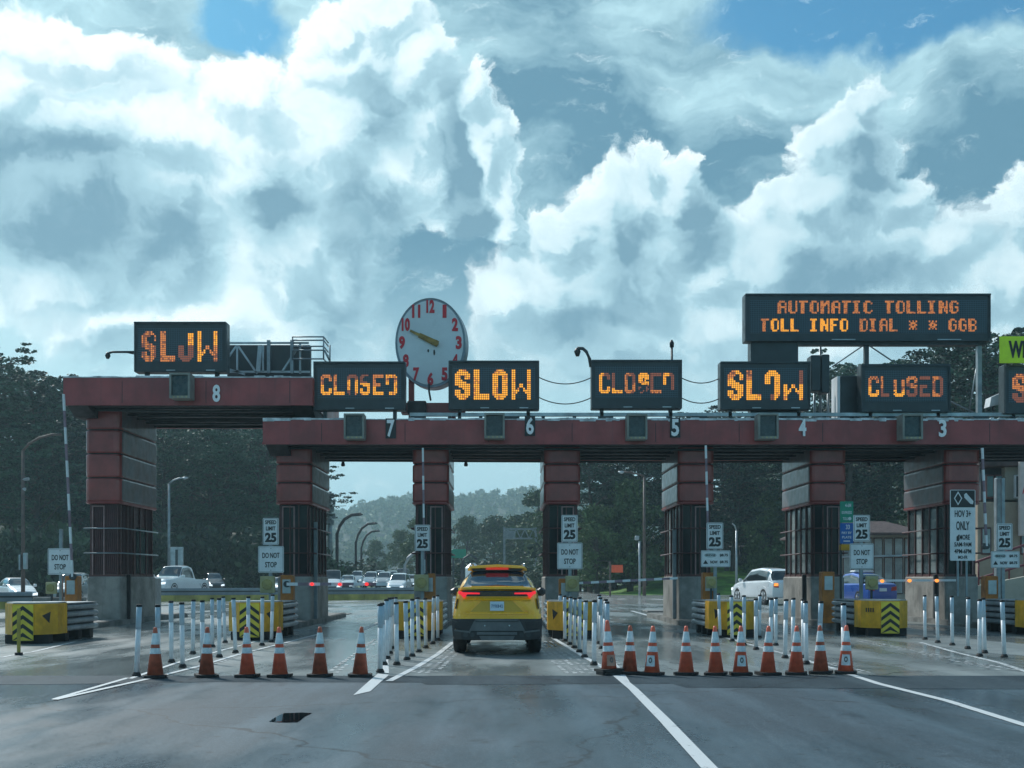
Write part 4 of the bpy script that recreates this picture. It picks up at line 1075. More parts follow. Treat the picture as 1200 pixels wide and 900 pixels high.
for txt, py, ph, pw in (('HOV 3+', 602, 8, 19), ('ONLY', 616, 10.5, 15.5), ('MORE', 629.5, 6, 12), ('5AM-9AM', 638, 5.2, 20), ('4PM-6PM', 646, 5.2, 20), ('MO-FR', 653, 3.8, 11)):
    b.text(txt, x + (.05 if txt == 'MORE' else 0), PZ(py, Y), Y - .005, ph * Y / FP, pw * Y / FP, .02, 0, .003)
b.prism([(x - w * .5, PZ(634, Y)), (x - w * .30, PZ(634, Y)), (x - w * .30, PZ(626, Y)), (x - w * .5, PZ(629, Y))], Y - .006, Y - .002, 'y')
b.build('lettering', BLACK, root)
for sx in (-.35, .35):
    b = MB(); b.bar((x + w * sx, Y + .05, .9), (x + w * sx, Y + .05, z + h * .9), .05); b.build('post', STEEL, root)
b = MB(); b.box(x - w * .8, x + w * .8, Y + .03, Y + .3, .15, .9); b.build('base', CONC, root)

# green and blue payment plate
Y = 33.0; root = thing('payment_sign', (PX(992, Y), Y, 3.0), 'narrow green and blue plate beside the booth, above a yellow box', 'sign')
x, z, w, h = px_rect(984.5, 587.5, 1000, 612.5, Y); b = MB(); sign_plate(b, x, z, w, h, Y); b.build('green_panel', GREENS, root)
b = MB(); b.text('4-6M', x + w * .2, z + h * .62, Y - .005, .10, w * .9, .02, 0, .003); b.text('EXPRESS', x, z - h * .05, Y - .005, .08, w * 1.5, .02, 0, .003)
b.text('TOLL', x - w * .2, z - h * .62, Y - .005, .08, w * .8, .02, 0, .003); b.disc((x + w * .45, Y - .005, z - h * .62), .05, 'y', .006, 8)
x2, z2, w2, h2 = px_rect(984.5, 613, 1000, 637, Y)
b.text('33', x2 + .03, z2 + h2 * .62, Y - .005, .13, w2 * .6, .02, 0, .003); b.text('PAY BY', x2, z2 + h2 * .05, Y - .005, .07, w2 * 1.5, .02, 0, .003); b.text('PLATE', x2, z2 - h2 * .38, Y - .005, .07, w2 * 1.4, .02, 0, .003)
b.box(x2 - w2 * .5, x2 + w2 * .5, Y - .005, Y - .002, z2 - h2 * .82, z2 - h2 * .70)
b.build('lettering', WHITE, root)
b = MB(); sign_plate(b, x2, z2, w2, h2, Y); b.build('blue_panel', BLUES, root)
b = MB(); x3, z3, w3, h3 = px_rect(985.5, 638, 997, 645, Y); b.bbox(x3 - w3, x3 + w3, Y - .05, Y + .2, z3 - h3, z3 + h3, .01); b.build('yellow_box', YEL, root)
b = MB(); b.bar((PX(986, Y), Y + .06, .16), (PX(986, Y), Y + .06, z + h), .05); b.build('post', STEELD, root)

# ------------------------------------------------------------------ barrier gates
def gate_machine(root, px, Y, zt, w=.17):
    x = PX(px, Y); b = MB(); b.bbox(x - w, x + w, Y - .16, Y + .2, .15, zt, .02); b.build('machine_cabinet', MACH, root)
    b = MB(); b.box(x - w * .65, x + w * .65, Y - .172, Y - .1605, zt - .5, zt - .12); b.build('door', GALV, root)
def gate(label, px, Y, zt, ax0, ay0, ax1, ay1, lamps=(), lampm=None, segs=9, w=.085, cabinet=True, arm_y=None):
    Ya = arm_y or Y - .22
    root = thing('barrier_gate', (PX(px, Y), Y, .15), label, 'barrier gate', 'barrier gates at the booths')
    if cabinet: gate_machine(root, px, Y, zt)
    A = Vector((PX(ax0, Ya), Ya, PZ(ay0, Ya))); B = Vector((PX(ax1, Ya), Ya, PZ(ay1, Ya)))
    b = MB(); n = segs
    for i in range(n):
        p, q_ = A.lerp(B, i / n), A.lerp(B, (i + 1) / n); b.bar(p, q_, .05, w, 1 if i % 2 else 0)
    b.build('arm', [WHITE, mat('arm_dark_stripe', (.26, .18, .22), .5, var=.15)], root)
    b = MB(); b.disc((A.x, Ya + .06, A.z), .09, 'y', .16, 14); b.build('pivot', STEELD, root)
    for (lx, ly) in lamps:
        b = MB(); b.disc((PX(lx, Ya), Ya - .06, PZ(ly, Ya)), .045, 'y', .06, 12); b.build('lamp', lampm, root)
    return root
gate('barrier gate with its slim arm raised beside the far left booth, leaning left', 85.5, 31.6, PZ(675, 31.6), 85, 676, 74.5, 462, segs=11, w=.075)
gate('barrier gate with its arm lowered across lane 7, red lamps lit', 337, 31.9, PZ(674, 31.9), 336, 684.5, 454, 684.5, [(366, 684.5), (398.5, 685), (430, 684.5)], REDLAMP)
gate('barrier gate with its slim arm raised before the booth left of the yellow suv', 503, 32.0, PZ(672, 32), 497.5, 672, 495.5, 525, segs=9, w=.07)
gate('barrier gate with its grey arm lowered across lane 5', 662, 31.9, PZ(678, 31.9), 674, 683.5, 794, 677.5, segs=13, w=.065)
gate('barrier gate with its slim arm raised before the booth between lanes 5 and 4', 830, 31.9, PZ(671, 31.9), 830.5, 660, 827, 522, segs=9, w=.08)
gate('barrier gate with its arm lowered behind the diamond sign, amber lamps lit', 969, 31.9, PZ(670, 31.9), 1012, 680.5, 1120, 680, [(1033, 681), (1065, 680.5), (1097, 680.5)], AMBLAMP, segs=1, w=.06)
gate('barrier gate with its slim arm raised right of the diamond sign', 1160, 31.9, PZ(675, 31.9), 1156, 640, 1151, 525, segs=9, w=.08)

# ------------------------------------------------------------------ crash cushions
def chevron_panel(b, x, y, zt, zb, w, m_y=0, m_b=1):
    b.box(x - w, x + w, y, y + .02, zb, zt, m_y)
    n = 4; step = (zt - zb) / n; th = step * .46; rise = w * .75
    for i in range(n + 1):
        z = zt - .02 - i * step
        for s in (-1, 1):
            pl = [(0, z), (0, z - th), (s * w, z - th - rise), (s * w, z - rise)]
            pl = [(a, min(max(c, zb), zt)) for a, c in pl]
            if abs(pl[0][1] - pl[1][1]) + abs(pl[3][1] - pl[2][1]) < .01: continue
            b.prism([(x + a, c) for a, c in pl], y - .006, y - .001, 'y', m_b)
def cushion(label, x, Y, w=.56, scribble=False):
    root = thing('crash_cushion', (x, Y, 0), label, 'crash cushion', 'yellow crash cushions before the booths')
    zt, zb = .85, .20; cw = .235
    b = MB(); P_ = [(x - cw, Y), (x + cw, Y), (x + w, Y + .42), (x + w, Y + .95), (x - w, Y + .95), (x - w, Y + .42)]
    b.prism(P_, zb, zt, 'z'); b.build('nose_shell', YEL, root)
    b = MB(); b.prism([(a * 1 + (x - a) * .04, c + .03) for a, c in P_], zt + .001, zt + .03, 'z'); b.build('nose_lid', GALV, root)
    b = MB(); chevron_panel(b, x, Y - .025, zt - .02, zb - .12, cw * .92); b.build('chevron_panel', [YELS, BLACK], root)
    for s in (-1, 1):
        b = MB()
        for i in range(4):
            z = .24 + i * .152
            prof = [(0, z), (.045, z + .03), (.045, z + .08), (0, z + .11), (-.02, z + .11), (-.02, z)]
            b.loft([[(x + s * (w - .03 + a), yy, c) for a, c in prof] for yy in (Y + .96, Y + 2.85)])
        b.build('side_rail', GALV, root)
    b = MB(); b.box(x - w + .08, x + w - .08, Y + .97, Y + 2.8, .22, .82); b.build('core', STEELD, root)
    b = MB(); b.box(x - w + .01, x + w - .01, Y + 1.0, Y + 2.84, .825, .85); b.build('top_cover', GALV, root)
    for yy in (.18, 1.1, 1.9, 2.6):
        b = MB(); b.box(x - w + .1, x + w - .1, Y + yy, Y + yy + .22, .01, zb - .002 if yy < 1 else .218); b.build('foot', BLACKR, root)
    s = 1 if x < 0 else -1
    ax, ay = x + s * (cw + w) / 2, Y + .21
    n = Vector((s * .42, -.29, 0)).normalized(); t = Vector((.29, s * .42, 0)).normalized() * s
    if not scribble:
        c0 = Vector((ax, ay, .56)) + n * .004; b = MB()
        tri = [c0 - t * .10 + Vector((0, 0, .04)), c0 + t * .10 + Vector((0, 0, .12)), c0 + t * .07 - Vector((0, 0, .12))]
        b.loft([[v for v in tri], [v + n * .006 for v in tri]]); b.build('arrow_mark', BLACK, root)
    else:
        b = MB()
        for i in range(4):
            c0 = Vector((ax, ay, .58)) + n * .004 + t * (-.10 + i * .065)
            q = [c0, c0 + t * .035, c0 + t * .035 + Vector((0, 0, .10)), c0 + Vector((0, 0, .10))]
            b.loft([q, [v + n * .005 for v in q]])
        b.build('stencil_mark', BLACK, root)
    return root
cushion('yellow crash cushion at the far left with arrow mark and striped nose', -10.05, 24.2)
cushion('yellow crash cushion behind white posts, left of the lane 7 booth foot', -5.62, 25.6)
cushion('yellow crash cushion behind posts, left of the yellow suv', -1.98, 26.2)
cushion('yellow crash cushion behind posts, right of the yellow suv', 1.58, 26.2)
cushion('yellow crash cushion by the white hatchback, behind posts and cones', 5.38, 26.7)
cushion('clearest yellow crash cushion, in front of the blue car', 9.16, 27.4, scribble=True)
cushion('crash cushion of grey rails at the right frame edge', 13.1, 27.4)
# yellow paddle marker in front of the far left cushion
Y = PY(768); x = PX(22, Y); root = thing('marker_post', (x, Y, 0), 'flat yellow marker post in front of the far left cushion', 'post')
b = MB(); b.bbox(x - .032, x + .032, Y - .015, Y + .015, .05, PZ(713, Y), .01); b.build('paddle', mat('dull_yellow', (.38, .30, .05), .5, var=.15), root)
b = MB(); b.disc((x, Y, .027), .07, 'z', .05, 12); b.build('base', BLACKR, root)

# ------------------------------------------------------------------ white tube posts
def make_post():
    root = thing('delineator_post', (0, 0, 0), 'x', 'delineator post')
    b = MB(); b.tube([(0, 0, .05), (0, 0, .66)], .036, 12); b.build('tube', WHITEP, root)
    b = MB(); b.tube([(0, 0, .655), (0, 0, .97)], .0385, 12); b.build('reflective_sleeve', REFL, root)
    b = MB(); b.tube([(0, 0, .965), (0, 0, 1.0)], [.041, .039], 12); b.build('cap', BLACKR, root)
    b = MB(); b.loft([[(r_ * math.cos(2 * math.pi * i / 12), r_ * math.sin(2 * math.pi * i / 12), z_) for i in range(12)] for r_, z_ in ((.062, .008), (.062, .025), (.042, .06))]); b.build('base', BLACKR, root)
    return root
PP = None; rnd = random.Random(11)
ORD = ['nearest', 'second', 'third', 'fourth', 'fifth', 'sixth', 'seventh', 'eighth', 'ninth']
ROWS = [
    ('the left-hand row left of the lane 7 cones', [(160, 793), (201, 777), (226, 767), (249, 759), (264, 754)]),
    ('the right-hand row among the lane 7 cones', [(185, 788), (214, 783), (237, 777), (257, 771), (276, 766), (291, 761), (307, 757), (318, 753)]),
    ('the tight row just right of the cones of lane 7', [(445.5, 789), (450, 780), (454, 773), (457, 767), (460, 761), (463, 756)]),
    ('the row left of the yellow suv', [(465, 780), (477, 774), (483, 770), (491, 765), (499, 760), (507, 755), (513, 751)]),
    ('the row right of the yellow suv', [(696, 780), (685, 771), (679, 765), (673, 760), (667.5, 756), (662, 752), (657.5, 748)]),
    ('the short row left of the lane 5 cones', [(712, 778), (708, 769), (705, 761), (702, 755)]),
    ('the left-hand row among the lane 5 cones', [(945, 779), (920, 772), (903, 766), (886, 762), (872, 757), (858, 752), (844, 748)]),
    ('the right-hand row behind the lane 5 cones', [(989, 789), (959, 780), (942, 772), (929, 765), (909, 757), (890, 748)]),
    ('the row right of the clearest crash cushion', [(1177, 771), (1154, 766), (1134, 761), (1116, 757), (1099, 754), (1084, 750)]),
]
for rown, pts in ROWS:
    for i, (px, py) in enumerate(pts):
        if PP is None: PP = make_post(); o = PP
        else: o = copy_tree(PP)
        x, y = G(px, py); o.location = (x, y, .005); o.rotation_euler = (R(rnd.uniform(-2, 2)), R(rnd.gauss(0, 1.3)), rnd.uniform(0, 6))
        o.scale = (1, 1, rnd.uniform(.99, 1.04))
        o['label'] = ('%s white post of %s' % (ORD[i], rown)) if i < len(pts) - 1 else 'farthest white post of %s' % rown; o['group'] = 'white tube posts at the lane splits'
PX1 = copy_tree(PP); x, y = G(1148, 770); PX1.location = (x, y, .005); PX1.rotation_euler = (0, R(.6), 1)
PX1['label'] = 'white post almost touching another, right of the orange machine'

# ------------------------------------------------------------------ cones
def make_cone(body, patch, double=False):
    root = thing('traffic_cone', (0, 0, 0), 'x', 'traffic cone')
    H = .70 if not double else .78; zb = .045 if not double else .09; r0, r1 = .112, .024
    def rad(z): return r0 + (r1 - r0) * (z - zb) / (H - zb)
    def ring(z, e=0): return [((rad(z) + e) * math.cos(2 * math.pi * i / 20), (rad(z) + e) * math.sin(2 * math.pi * i / 20), z) for i in range(20)]
    b = MB(); b.loft([ring(zb), ring(H - .03), [(p[0] * .7, p[1] * .7, H) for p in ring(H - .03)]], smooth=True); b.build('cone_body', body, root)
    for (a, c) in ((.335, .415), (.465, .62)):
        b = MB(); b.loft([ring(a, .0035), ring(c, .0035)], smooth=True, caps=False); b.build('reflective_band', CONEW, root)
    b = MB(); w = .148
    b.loft([[(sx * (w - .025) + dx, sy * (w - .025) + dy, z) for (sx, sy, dx, dy) in ((-1, -1, 0, -.03), (1, -1, 0, -.03), (1, -1, .03, 0), (1, 1, .03, 0), (1, 1, 0, .03), (-1, 1, 0, .03), (-1, 1, -.03, 0), (-1, -1, -.03, 0))] for z in (.008, .045 if not double else .05)])
    if double: b.box(-.165, .165, -.165, .165, .052, .088)
    b.build('rubber_base', BLACKR, root)
    if patch:
        b = MB(); pts = []
        for z in (.13, .285):
            pts.append([((rad(z) + .004) * math.sin(a), -(rad(z) + .004) * math.cos(a), z) for a in [R(-38 + 76 * i / 8) for i in range(9)]])
        b.loft(pts, closed=False, caps=False)
        pc = b.build('label_patch', CONEW if patch == 1 else mat('faded_patch', (.55, .30, .22), .6, var=.2), root)
        b = MB(); zc = .215
        b.loft([[((rad(zc) + .007) * 0 + rr_ * math.cos(t), -(rad(zc + rr_ * math.sin(t) * 1.6) + .006), zc + rr_ * math.sin(t) * 1.6) for t in [2 * math.pi * i / 16 for i in range(16)]] for rr_ in (.026, .012)], caps=False)
        b.build('round_mark', mat('worn_print', (.16, .15, .14), .6, var=.2), pc)
    return root
VAR = {'new': make_cone(ORANGE, 0), 'faded': make_cone(ORANGEF, 0), 'patch': make_cone(ORANGE, 1), 'big': make_cone(ORANGEP, 2, True)}
used = set()
CONES = [(182, 795, 'faded', 'faded brown-orange cone at the left end of the left line'), (242, 794, 'faded', 'faded brown-orange cone, second from the left end of the left line'),
         (290, 794, 'new', 'bright orange cone, third from the left end of the left line'), (328, 794, 'new', 'bright orange cone, fourth from the left end of the left line'),
         (375, 793.5, 'faded', 'faded cone, second from the right end of the left line'), (422, 793.5, 'faded', 'faded cone at the right end of the left line, by the white posts'),
         (714, 791, 'big', 'largest pink-orange cone on a double base, at the left end of the right line'), (738, 790.5, 'faded', 'faded cone just right of the one with the double base'),
         (764, 791.5, 'patch', 'bright cone with a white patch, third in the right line'), (804, 791.5, 'new', 'bright cone with a dark scuff, standing apart in the middle of lane 5'),
         (839, 791.5, 'new', 'bright cone left of the white-patched cone by the hatchback'), (868, 791.5, 'patch', 'bright cone with a white patch, nearest in front of the white hatchback'),
         (900, 791.5, 'new', 'bright cone, fourth from the right end of the right line'), (933, 791, 'new', 'bright cone, third from the right end of the right line'),
         (962, 790, 'faded', 'faded cone, second from the right end of the right line'), (991, 790, 'patch', 'bright white-patched cone at the right end of the right line')]
for px, py, v, lab in CONES:
    o = VAR[v] if v not in used else copy_tree(VAR[v]); used.add(v)
    x, y = G(px, py); o.location = (x, y, .005); o.rotation_euler = (R(rnd.uniform(-1.5, 1.5)), R(rnd.uniform(-2, 2)), R(rnd.uniform(-25, 25)))
    o['label'] = lab; o['group'] = 'traffic cones closing the lanes'

# ------------------------------------------------------------------ median barrier and rails
def median(label, p0, p1, zt=.80):
    A, B = Vector((*p0, 0)), Vector((*p1, 0)); root = thing('median_barrier', ((A + B) / 2), label, 'barrier', 'movable median barriers')
    d = (B - A).normalized(); n = Vector((-d.y, d.x, 0)); b = MB()
    prof = [(-.15, zt - .42), (-.15, zt - .08), (-.10, zt), (.10, zt), (.15, zt - .08), (.15, zt - .42)]
    b.loft([[p + n * a + Vector((0, 0, c)) for a, c in prof] for p in (A, B)]); b.build('beam', mat('barrier_beam', (.20, .25, .27), .4, var=.15, scale=1), root)
    b = MB(); b.loft([[p + n * a + Vector((0, 0, c)) for a, c in ((-.17, zt - .24), (-.152, zt - .24), (-.152, zt - .17), (-.17, zt - .17))] for p in (A, B)]); b.build('groove', BLACK, root)
    b = MB(); b.loft([[p + n * a + Vector((0, 0, c)) for a, c in ((-.10, .006), (-.10, zt - .425), (.10, zt - .425), (.10, .006))] for p in (A, B)]); b.build('web', mat('barrier_yellow', (.40, .32, .06), .6, var=.2, scale=1), root)
    L = (B - A).length; b = MB(); k = int(L / 1.0); ft = []
    for i in range(k):      # a ribbed skirt: one strip stepping in and out
        p = A + d * i * L / k
        for o_, w_ in ((0, .16), (.45, .16), (.451, .115), (.999, .115)): ft.append((p + d * o_ * L / k, w_))
    b.loft([[p + n * a + Vector((0, 0, c)) for a, c in ((-w_, .01), (w_, .01), (w_, zt - .43), (-w_, zt - .43))] for p, w_ in ft])
    b.build('foot', mat('barrier_foot', (.50, .42, .10), .6, var=.2, scale=1), root)
median('long grey and yellow movable barrier before the pickup truck', (PX(183, 69), 69), (PX(372, 73), 73))
median('grey and yellow movable barrier before the queue of traffic', (PX(372, 73.4), 73.4), (PX(530, 77), 77))
median('grey barrier at the far left in front of the white sedan', (PX(-120, 50), 50), (PX(37, 53), 53), .76)
def wall_block(name, label, px0, px1, pyt, Y, d, cat, m, z0=.006):
    b = MB(); b.bbox(PX(px0, Y), PX(px1, Y), Y, Y + d, z0, PZ(pyt, Y), .03); return tag(b.build(name, m, at=(PX((px0 + px1) / 2, Y), Y, 0)), label, cat)
wall_block('concrete_wall', 'low dark concrete wall between the far left rail and the booth plinth', 38, 97, 700, 41, .4, 'wall', KERB)
wall_block('concrete_block', 'short concrete kerb block between lane 7 booth and lane', 372, 408, 719.5, 44, 1.2, 'block', KERB)
wall_block('concrete_block', 'pale block beyond the closed gate of lane 5', 758, 786, 716, 47, 1.5, 'block', KERB)
wall_block('utility_cabinet', 'pale cabinet tucked behind the far left booth plinth', 170, 183, 677, 39.2, .6, 'cabinet', GALV)

# ------------------------------------------------------------------ vehicles
def paint(name, col, coat=.9, rough=.35, metal=.1):
    return mat(name, col, rough, metal, var=.03, scale=1, coat=coat)
CLAD = mat('dark_plastic_cladding', (.022, .025, .028), .5, var=.1, scale=6)
DIFF = mat('grey_diffuser', (.11, .125, .13), .45, var=.1, scale=6)
TYRE = mat('tyre_rubber', (.016, .016, .017), .8, var=.15, scale=9)
RIM = mat('alloy_rim', (.35, .36, .37), .3, .8, var=.05)
PLATE = mat('licence_plate', (.55, .70, .80), .4, var=.04)

def interp(keys, y):
    ks = sorted(keys)
    if y <= ks[0][0]: return ks[0][1]
    for (a, va), (c, vc) in zip(ks, ks[1:]):
        if y <= c:
            t = (y - a) / (c - a); t = t * t * (3 - 2 * t) * .6 + t * .4
            return va + (vc - va) * t
    return ks[-1][1]
def car_shell(root, spec, body_m, glass_m):
    """lofted body; rear end at y=0, front at y=L. Glass is cut out of the same surface."""
    L = spec['L']; ys = np.unique(np.concatenate([np.linspace(0, L, 56), [k[0] for k in spec['top']]]))
    U = 5                                           # subdivisions between control points
    def section(y):
        zb, wb = spec['zb'], interp(spec['wb'], y); zl = interp(spec['belt'], y); wl = interp(spec['wl'], y)
        zt = max(interp(spec['top'], y), zl + .012); wt = min(interp(spec['wt'], y), wl - .015)
        h = zt - zl
        return [(0, zb), (wb * .86, zb), (wb, zb + .10), (wb * 1.01, (zb + zl) * .52), (wl, zl - .03), (wl - .02, zl), ((wl - .02 + wt) / 2 + .012, zl + h * .48), (wt + .02, zt - .12 * min(1, h / .25)), (wt - .04, zt - .03 * min(1, h / .2)), (wt * .55, zt - .004), (0, zt)]
    C = np.array([section(y) for y in ys])
    nP = C.shape[1]; uv = []
    for k in range(nP - 1):
        for j in range(U): uv.append(k + j / U)
    uv.append(nP - 1)
    # smooth across (Catmull) where wanted: linear with light smoothing keeps the crease lines
    S = np.zeros((len(ys), len(uv), 2))
    for iu, u in enumerate(uv):
        k = min(int(u), nP - 2); t = u - k
        p0, p1, p2, p3 = C[:, max(k - 1, 0)], C[:, k], C[:, k + 1], C[:, min(k + 2, nP - 1)]
        cr = .5 * ((2 * p1) + (-p0 + p2) * t + (2 * p0 - 5 * p1 + 4 * p2 - p3) * t * t + (-p0 + 3 * p1 - 3 * p2 + p3) * t ** 3)
        S[:, iu] = cr * .75 + (p1 * (1 - t) + p2 * t) * .25
    body = MB(); nU = len(uv); verts = []
    for side in (1, -1):
        for i, y in enumerate(ys):
            for j in range(nU): verts.append((side * max(S[i, j, 0], 0), y, S[i, j, 1]))
    glass = {}
    fb = []
    def zone(y, u):
        for (nm, ya, yb, ua, ub) in spec['glass']:
            if ya <= y <= yb and ua <= u <= ub: return nm
    for si in range(2):
        o = si * len(ys) * nU
        for i in range(len(ys) - 1):
            for j in range(nU - 1):
                f = (o + i * nU + j, o + i * nU + j + 1, o + (i + 1) * nU + j + 1, o + (i + 1) * nU + j)
                if si: f = f[::-1]
                z = zone((ys[i] + ys[i + 1]) / 2, (uv[j] + uv[j + 1]) / 2)
                if z:
                    key = z if z != 'side_window' else ('side_window', si, int((ys[i] + ys[i + 1]) / 2 > spec.get('bpillar', 9)))
                    glass.setdefault(key, []).append(f)
                else: fb.append(f)
    body.add(verts, fb, 0, True)
    # end caps: the section drawn in towards its middle, slightly bulged
    for yi, sgn, bul in ((0, -1, spec.get('bulge', (.05, .08))[0]), (len(ys) - 1, 1, spec.get('bulge', (.05, .08))[1])):
        loop = [(S[yi, j, 0], S[yi, j, 1]) for j in range(nU)]; full = loop + [(-a, c) for a, c in loop[::-1][1:-1]]
        zc = sum(c for a, c in full) / len(full); rings = []
        for k_, e in ((1, 0), (.985, .4), (.94, .8), (.85, 1), (.0, 1.05)):
            rings.append([(a * k_, ys[yi] + sgn * bul * e, zc + (c - zc) * k_) for a, c in full])
        body.loft(rings, 0, caps=False, smooth=True)
    me = body.build('body', body_m, root)
    bm = bmesh.new(); bm.from_mesh(me.data); bmesh.ops.remove_doubles(bm, verts=bm.verts, dist=.0006)
    bmesh.ops.delete(bm, geom=[v for v in bm.verts if not v.link_faces], context='VERTS')
    bmesh.ops.recalc_face_normals(bm, faces=bm.faces); bm.to_mesh(me.data); bm.free()
    for key, fs in glass.items():
        b = MB(); idx = sorted({i for f in fs for i in f}); mp = {a: n for n, a in enumerate(idx)}
        b.add([verts[i] for i in idx], [[mp[i] for i in f] for f in fs], 0, True)
        b.build(key if isinstance(key, str) else key[0], glass_m, root)
    return me
def wheel(root, x, y, r, w, side):
    b = MB(); b.loft([[(x + side * e, y + rr * math.cos(2 * math.pi * i / 28), r + rr * math.sin(2 * math.pi * i / 28)) for i in range(28)] for e, rr in ((-w / 2, r * .88), (-w / 2 + .03, r), (w / 2 - .03, r), (w / 2, r * .90), (w / 2, r * .66), (w / 2 - .03, r * .64))], smooth=True)
    # a bare hub so the wheel reads as a thing with tyre and rim
    wh = b.build('wheel', TYRE, root)
    b = MB(); n = 5; yc = y
    b.disc((x + side * (w / 2 - .012), yc, r), r * .16, 'x', .03, 12)
    for i in range(n):
        a = 2 * math.pi * i / n + .3; b.bar((x + side * (w / 2 - .014), yc, r), (x + side * (w / 2 - .014), yc + r * .62 * math.cos(a), r + r * .62 * math.sin(a)), .05, .09)
    b.loft([[(x + side * e, yc + rr * math.cos(2 * math.pi * i / 28), r + rr * math.sin(2 * math.pi * i / 28)) for i in range(28)] for e, rr in ((w / 2 - .035, r * .58), (w / 2 + .003, r * .60), (w / 2 + .003, r * .66), (w / 2 - .035, r * .66))], caps=False)
    b.build('rim', RIM, wh)
def arch(root, x, y, r, side, m=CLAD):
    b = MB(); n = 18
    for a0 in range(n):
        a, c = math.pi * a0 / n, math.pi * (a0 + 1) / n
        for (r1, r2) in ((r * 1.03, r * 1.20),):
            q = [(x + side * e, y + rr * math.cos(t), r + rr * math.sin(t)) for e in (-.05, .012) for t, rr in ((a, r1), (a, r2), (c, r2), (c, r1))]
            b.add(q, [(0, 1, 2, 3), (4, 7, 6, 5), (1, 5, 6, 2), (0, 3, 7, 4)])
    b.box(min(x - side * .05, x + side * .006), max(x - side * .05, x + side * .006), y - r * 1.03, y + r * 1.03, r * .6, r * 1.3)
    b.build('wheel_arch', m, root)

# --- yellow suv seen from behind (the picture is narrower than life, so is the place)
Ys = PY(768); root = thing('suv', (PX(582.5, Ys), Ys, .005), 'yellow suv seen from behind in the open lane', 'suv')
spec = dict(L=4.7, zb=.30, bulge=(.06, .12),
    wb=[(0, .755), (.25, .79), (1.0, .80), (3.6, .80), (4.5, .74), (4.7, .66)],
    belt=[(0, 1.12), (.15, 1.14), (.8, 1.13), (3.2, 1.04), (3.6, .98), (4.7, .76)],
    wl=[(0, .70), (.2, .73), (.9, .76), (3.2, .74), (4.3, .70), (4.7, .60)],
    top=[(0, 1.15), (.10, 1.215), (.16, 1.235), (.75, 1.545), (.95, 1.585), (1.7, 1.63), (2.3, 1.60), (3.35, 1.10), (3.6, 1.03), (4.5, .86), (4.7, .80)],
    wt=[(0, .66), (.10, .655), (.16, .64), (.75, .515), (1.2, .49), (2.3, .49), (3.3, .62), (3.6, .64), (4.7, .54)],
    glass=[('rear_window', .17, .70, 7.65, 10.1), ('side_window', .75, 2.9, 5.15, 6.9), ('windscreen', 2.36, 3.3, 7.3, 10.1)], bpillar=1.75)
YP = mat('yellow_car_paint', (1.0, .52, .012), .28, 0, var=.03, scale=1, coat=1.0)
SUVG = mat('suv_glass', (.02, .03, .04), .05, var=0, spec=.5)
SUVG.node_tree.nodes['Principled BSDF'].inputs['IOR'].default_value = 2.3
X_, Y_ = root.location.x, root.location.y
keep = root.location.copy(); root.location = (0, 0, 0)
car_shell(root, spec, YP, SUVG)
yb = -.062
def slab(name, pts, y0, y1, m, parent=root, r=0):
    b = MB(); b.prism(pts, y0, y1, 'y'); return b.build(name, m, parent)
# roof spoiler and roof rails
b = MB(); b.loft([[(x, y, z) for x, y, z in ((-.55, .76, 1.52), (-.50, .60, 1.565), (0, .57, 1.585), (.50, .60, 1.565), (.55, .76, 1.52), (.53, 1.08, 1.585), (0, 1.1, 1.61), (-.53, 1.08, 1.585))],
    [(x, y, z) for x, y, z in ((-.55, .76, 1.555), (-.50, .60, 1.60), (0, .57, 1.625), (.50, .60, 1.60), (.55, .76, 1.555), (.53, 1.08, 1.615), (0, 1.1, 1.645), (-.53, 1.08, 1.615))]])
sp = b.build('roof_spoiler', YP, root)
b = MB(); b.box(-.21, .21, .545, .62, 1.538, 1.568); b.build('high_brake_lamp', BRAKE, root)
b = MB(); b.prism([(-.44, 1.515), (.44, 1.515), (.48, 1.555), (-.48, 1.555)], .625, .68, 'y'); b.build('spoiler_underside', CLAD, root)
for s in (-1, 1):
    b = MB(); b.tube([(s * .50, 1.0, 1.60), (s * .505, 1.05, 1.655), (s * .49, 2.2, 1.655), (s * .49, 2.25, 1.60)], .016, 6); b.build('roof_rail', CHROME, root)
# tail lip below the glass
b = MB(); b.loft([[(-.70, .10, z - .012), (-.64, -.03, z), (-.3, -.075, z + .012), (.3, -.075, z + .012), (.64, -.03, z), (.70, .10, z - .012), (.60, .18, z), (-.60, .18, z)] for z in (1.175, 1.215)]); b.build('tail_lip', YP, root)
slab('light_bar', [(-.62, 1.06), (.62, 1.06), (.66, 1.115), (.62, 1.155), (-.62, 1.155), (-.66, 1.115)], yb - .025, yb + .03, BLACK)
slab('mesh_grille', [(-.30, 1.075), (.30, 1.075), (.30, 1.13), (-.30, 1.13)], yb - .032, yb - .026, mat('dark_mesh', (.08, .06, .04), .4, .4, var=.2, scale=20))
for s in (-1, 1):
    pts = [(.31, 1.095), (.53, 1.095), (.575, 1.04), (.61, 1.04), (.645, 1.085), (.70, 1.11), (.685, 1.16), (.60, 1.13), (.31, 1.122)]
    pts = [(s * a, c) for a, c in pts]
    slab('tail_light', pts, yb - .05, yb + .09, TAIL)
    slab('corner_vent', [(s * .735, .83), (s * .752, .84), (s * .718, 1.02), (s * .705, 1.0)], yb - .01, .0, BLACK)
    # sculpted hips either side of the plate recess
    slab('tailgate_crease', [(s * .30, .98), (s * .44, .98), (s * .60, .80), (s * .57, .775)], yb - .022, yb + .01, YP)
slab('tailgate_recess', [(-.26, .985), (.26, .985), (.50, .76), (-.50, .76)], yb - .012, yb + .01, mat('yellow_recess_shade', (.60, .36, .02), .4, var=.04, coat=.6))  # darker copy of the body yellow, recess shade painted into the colour
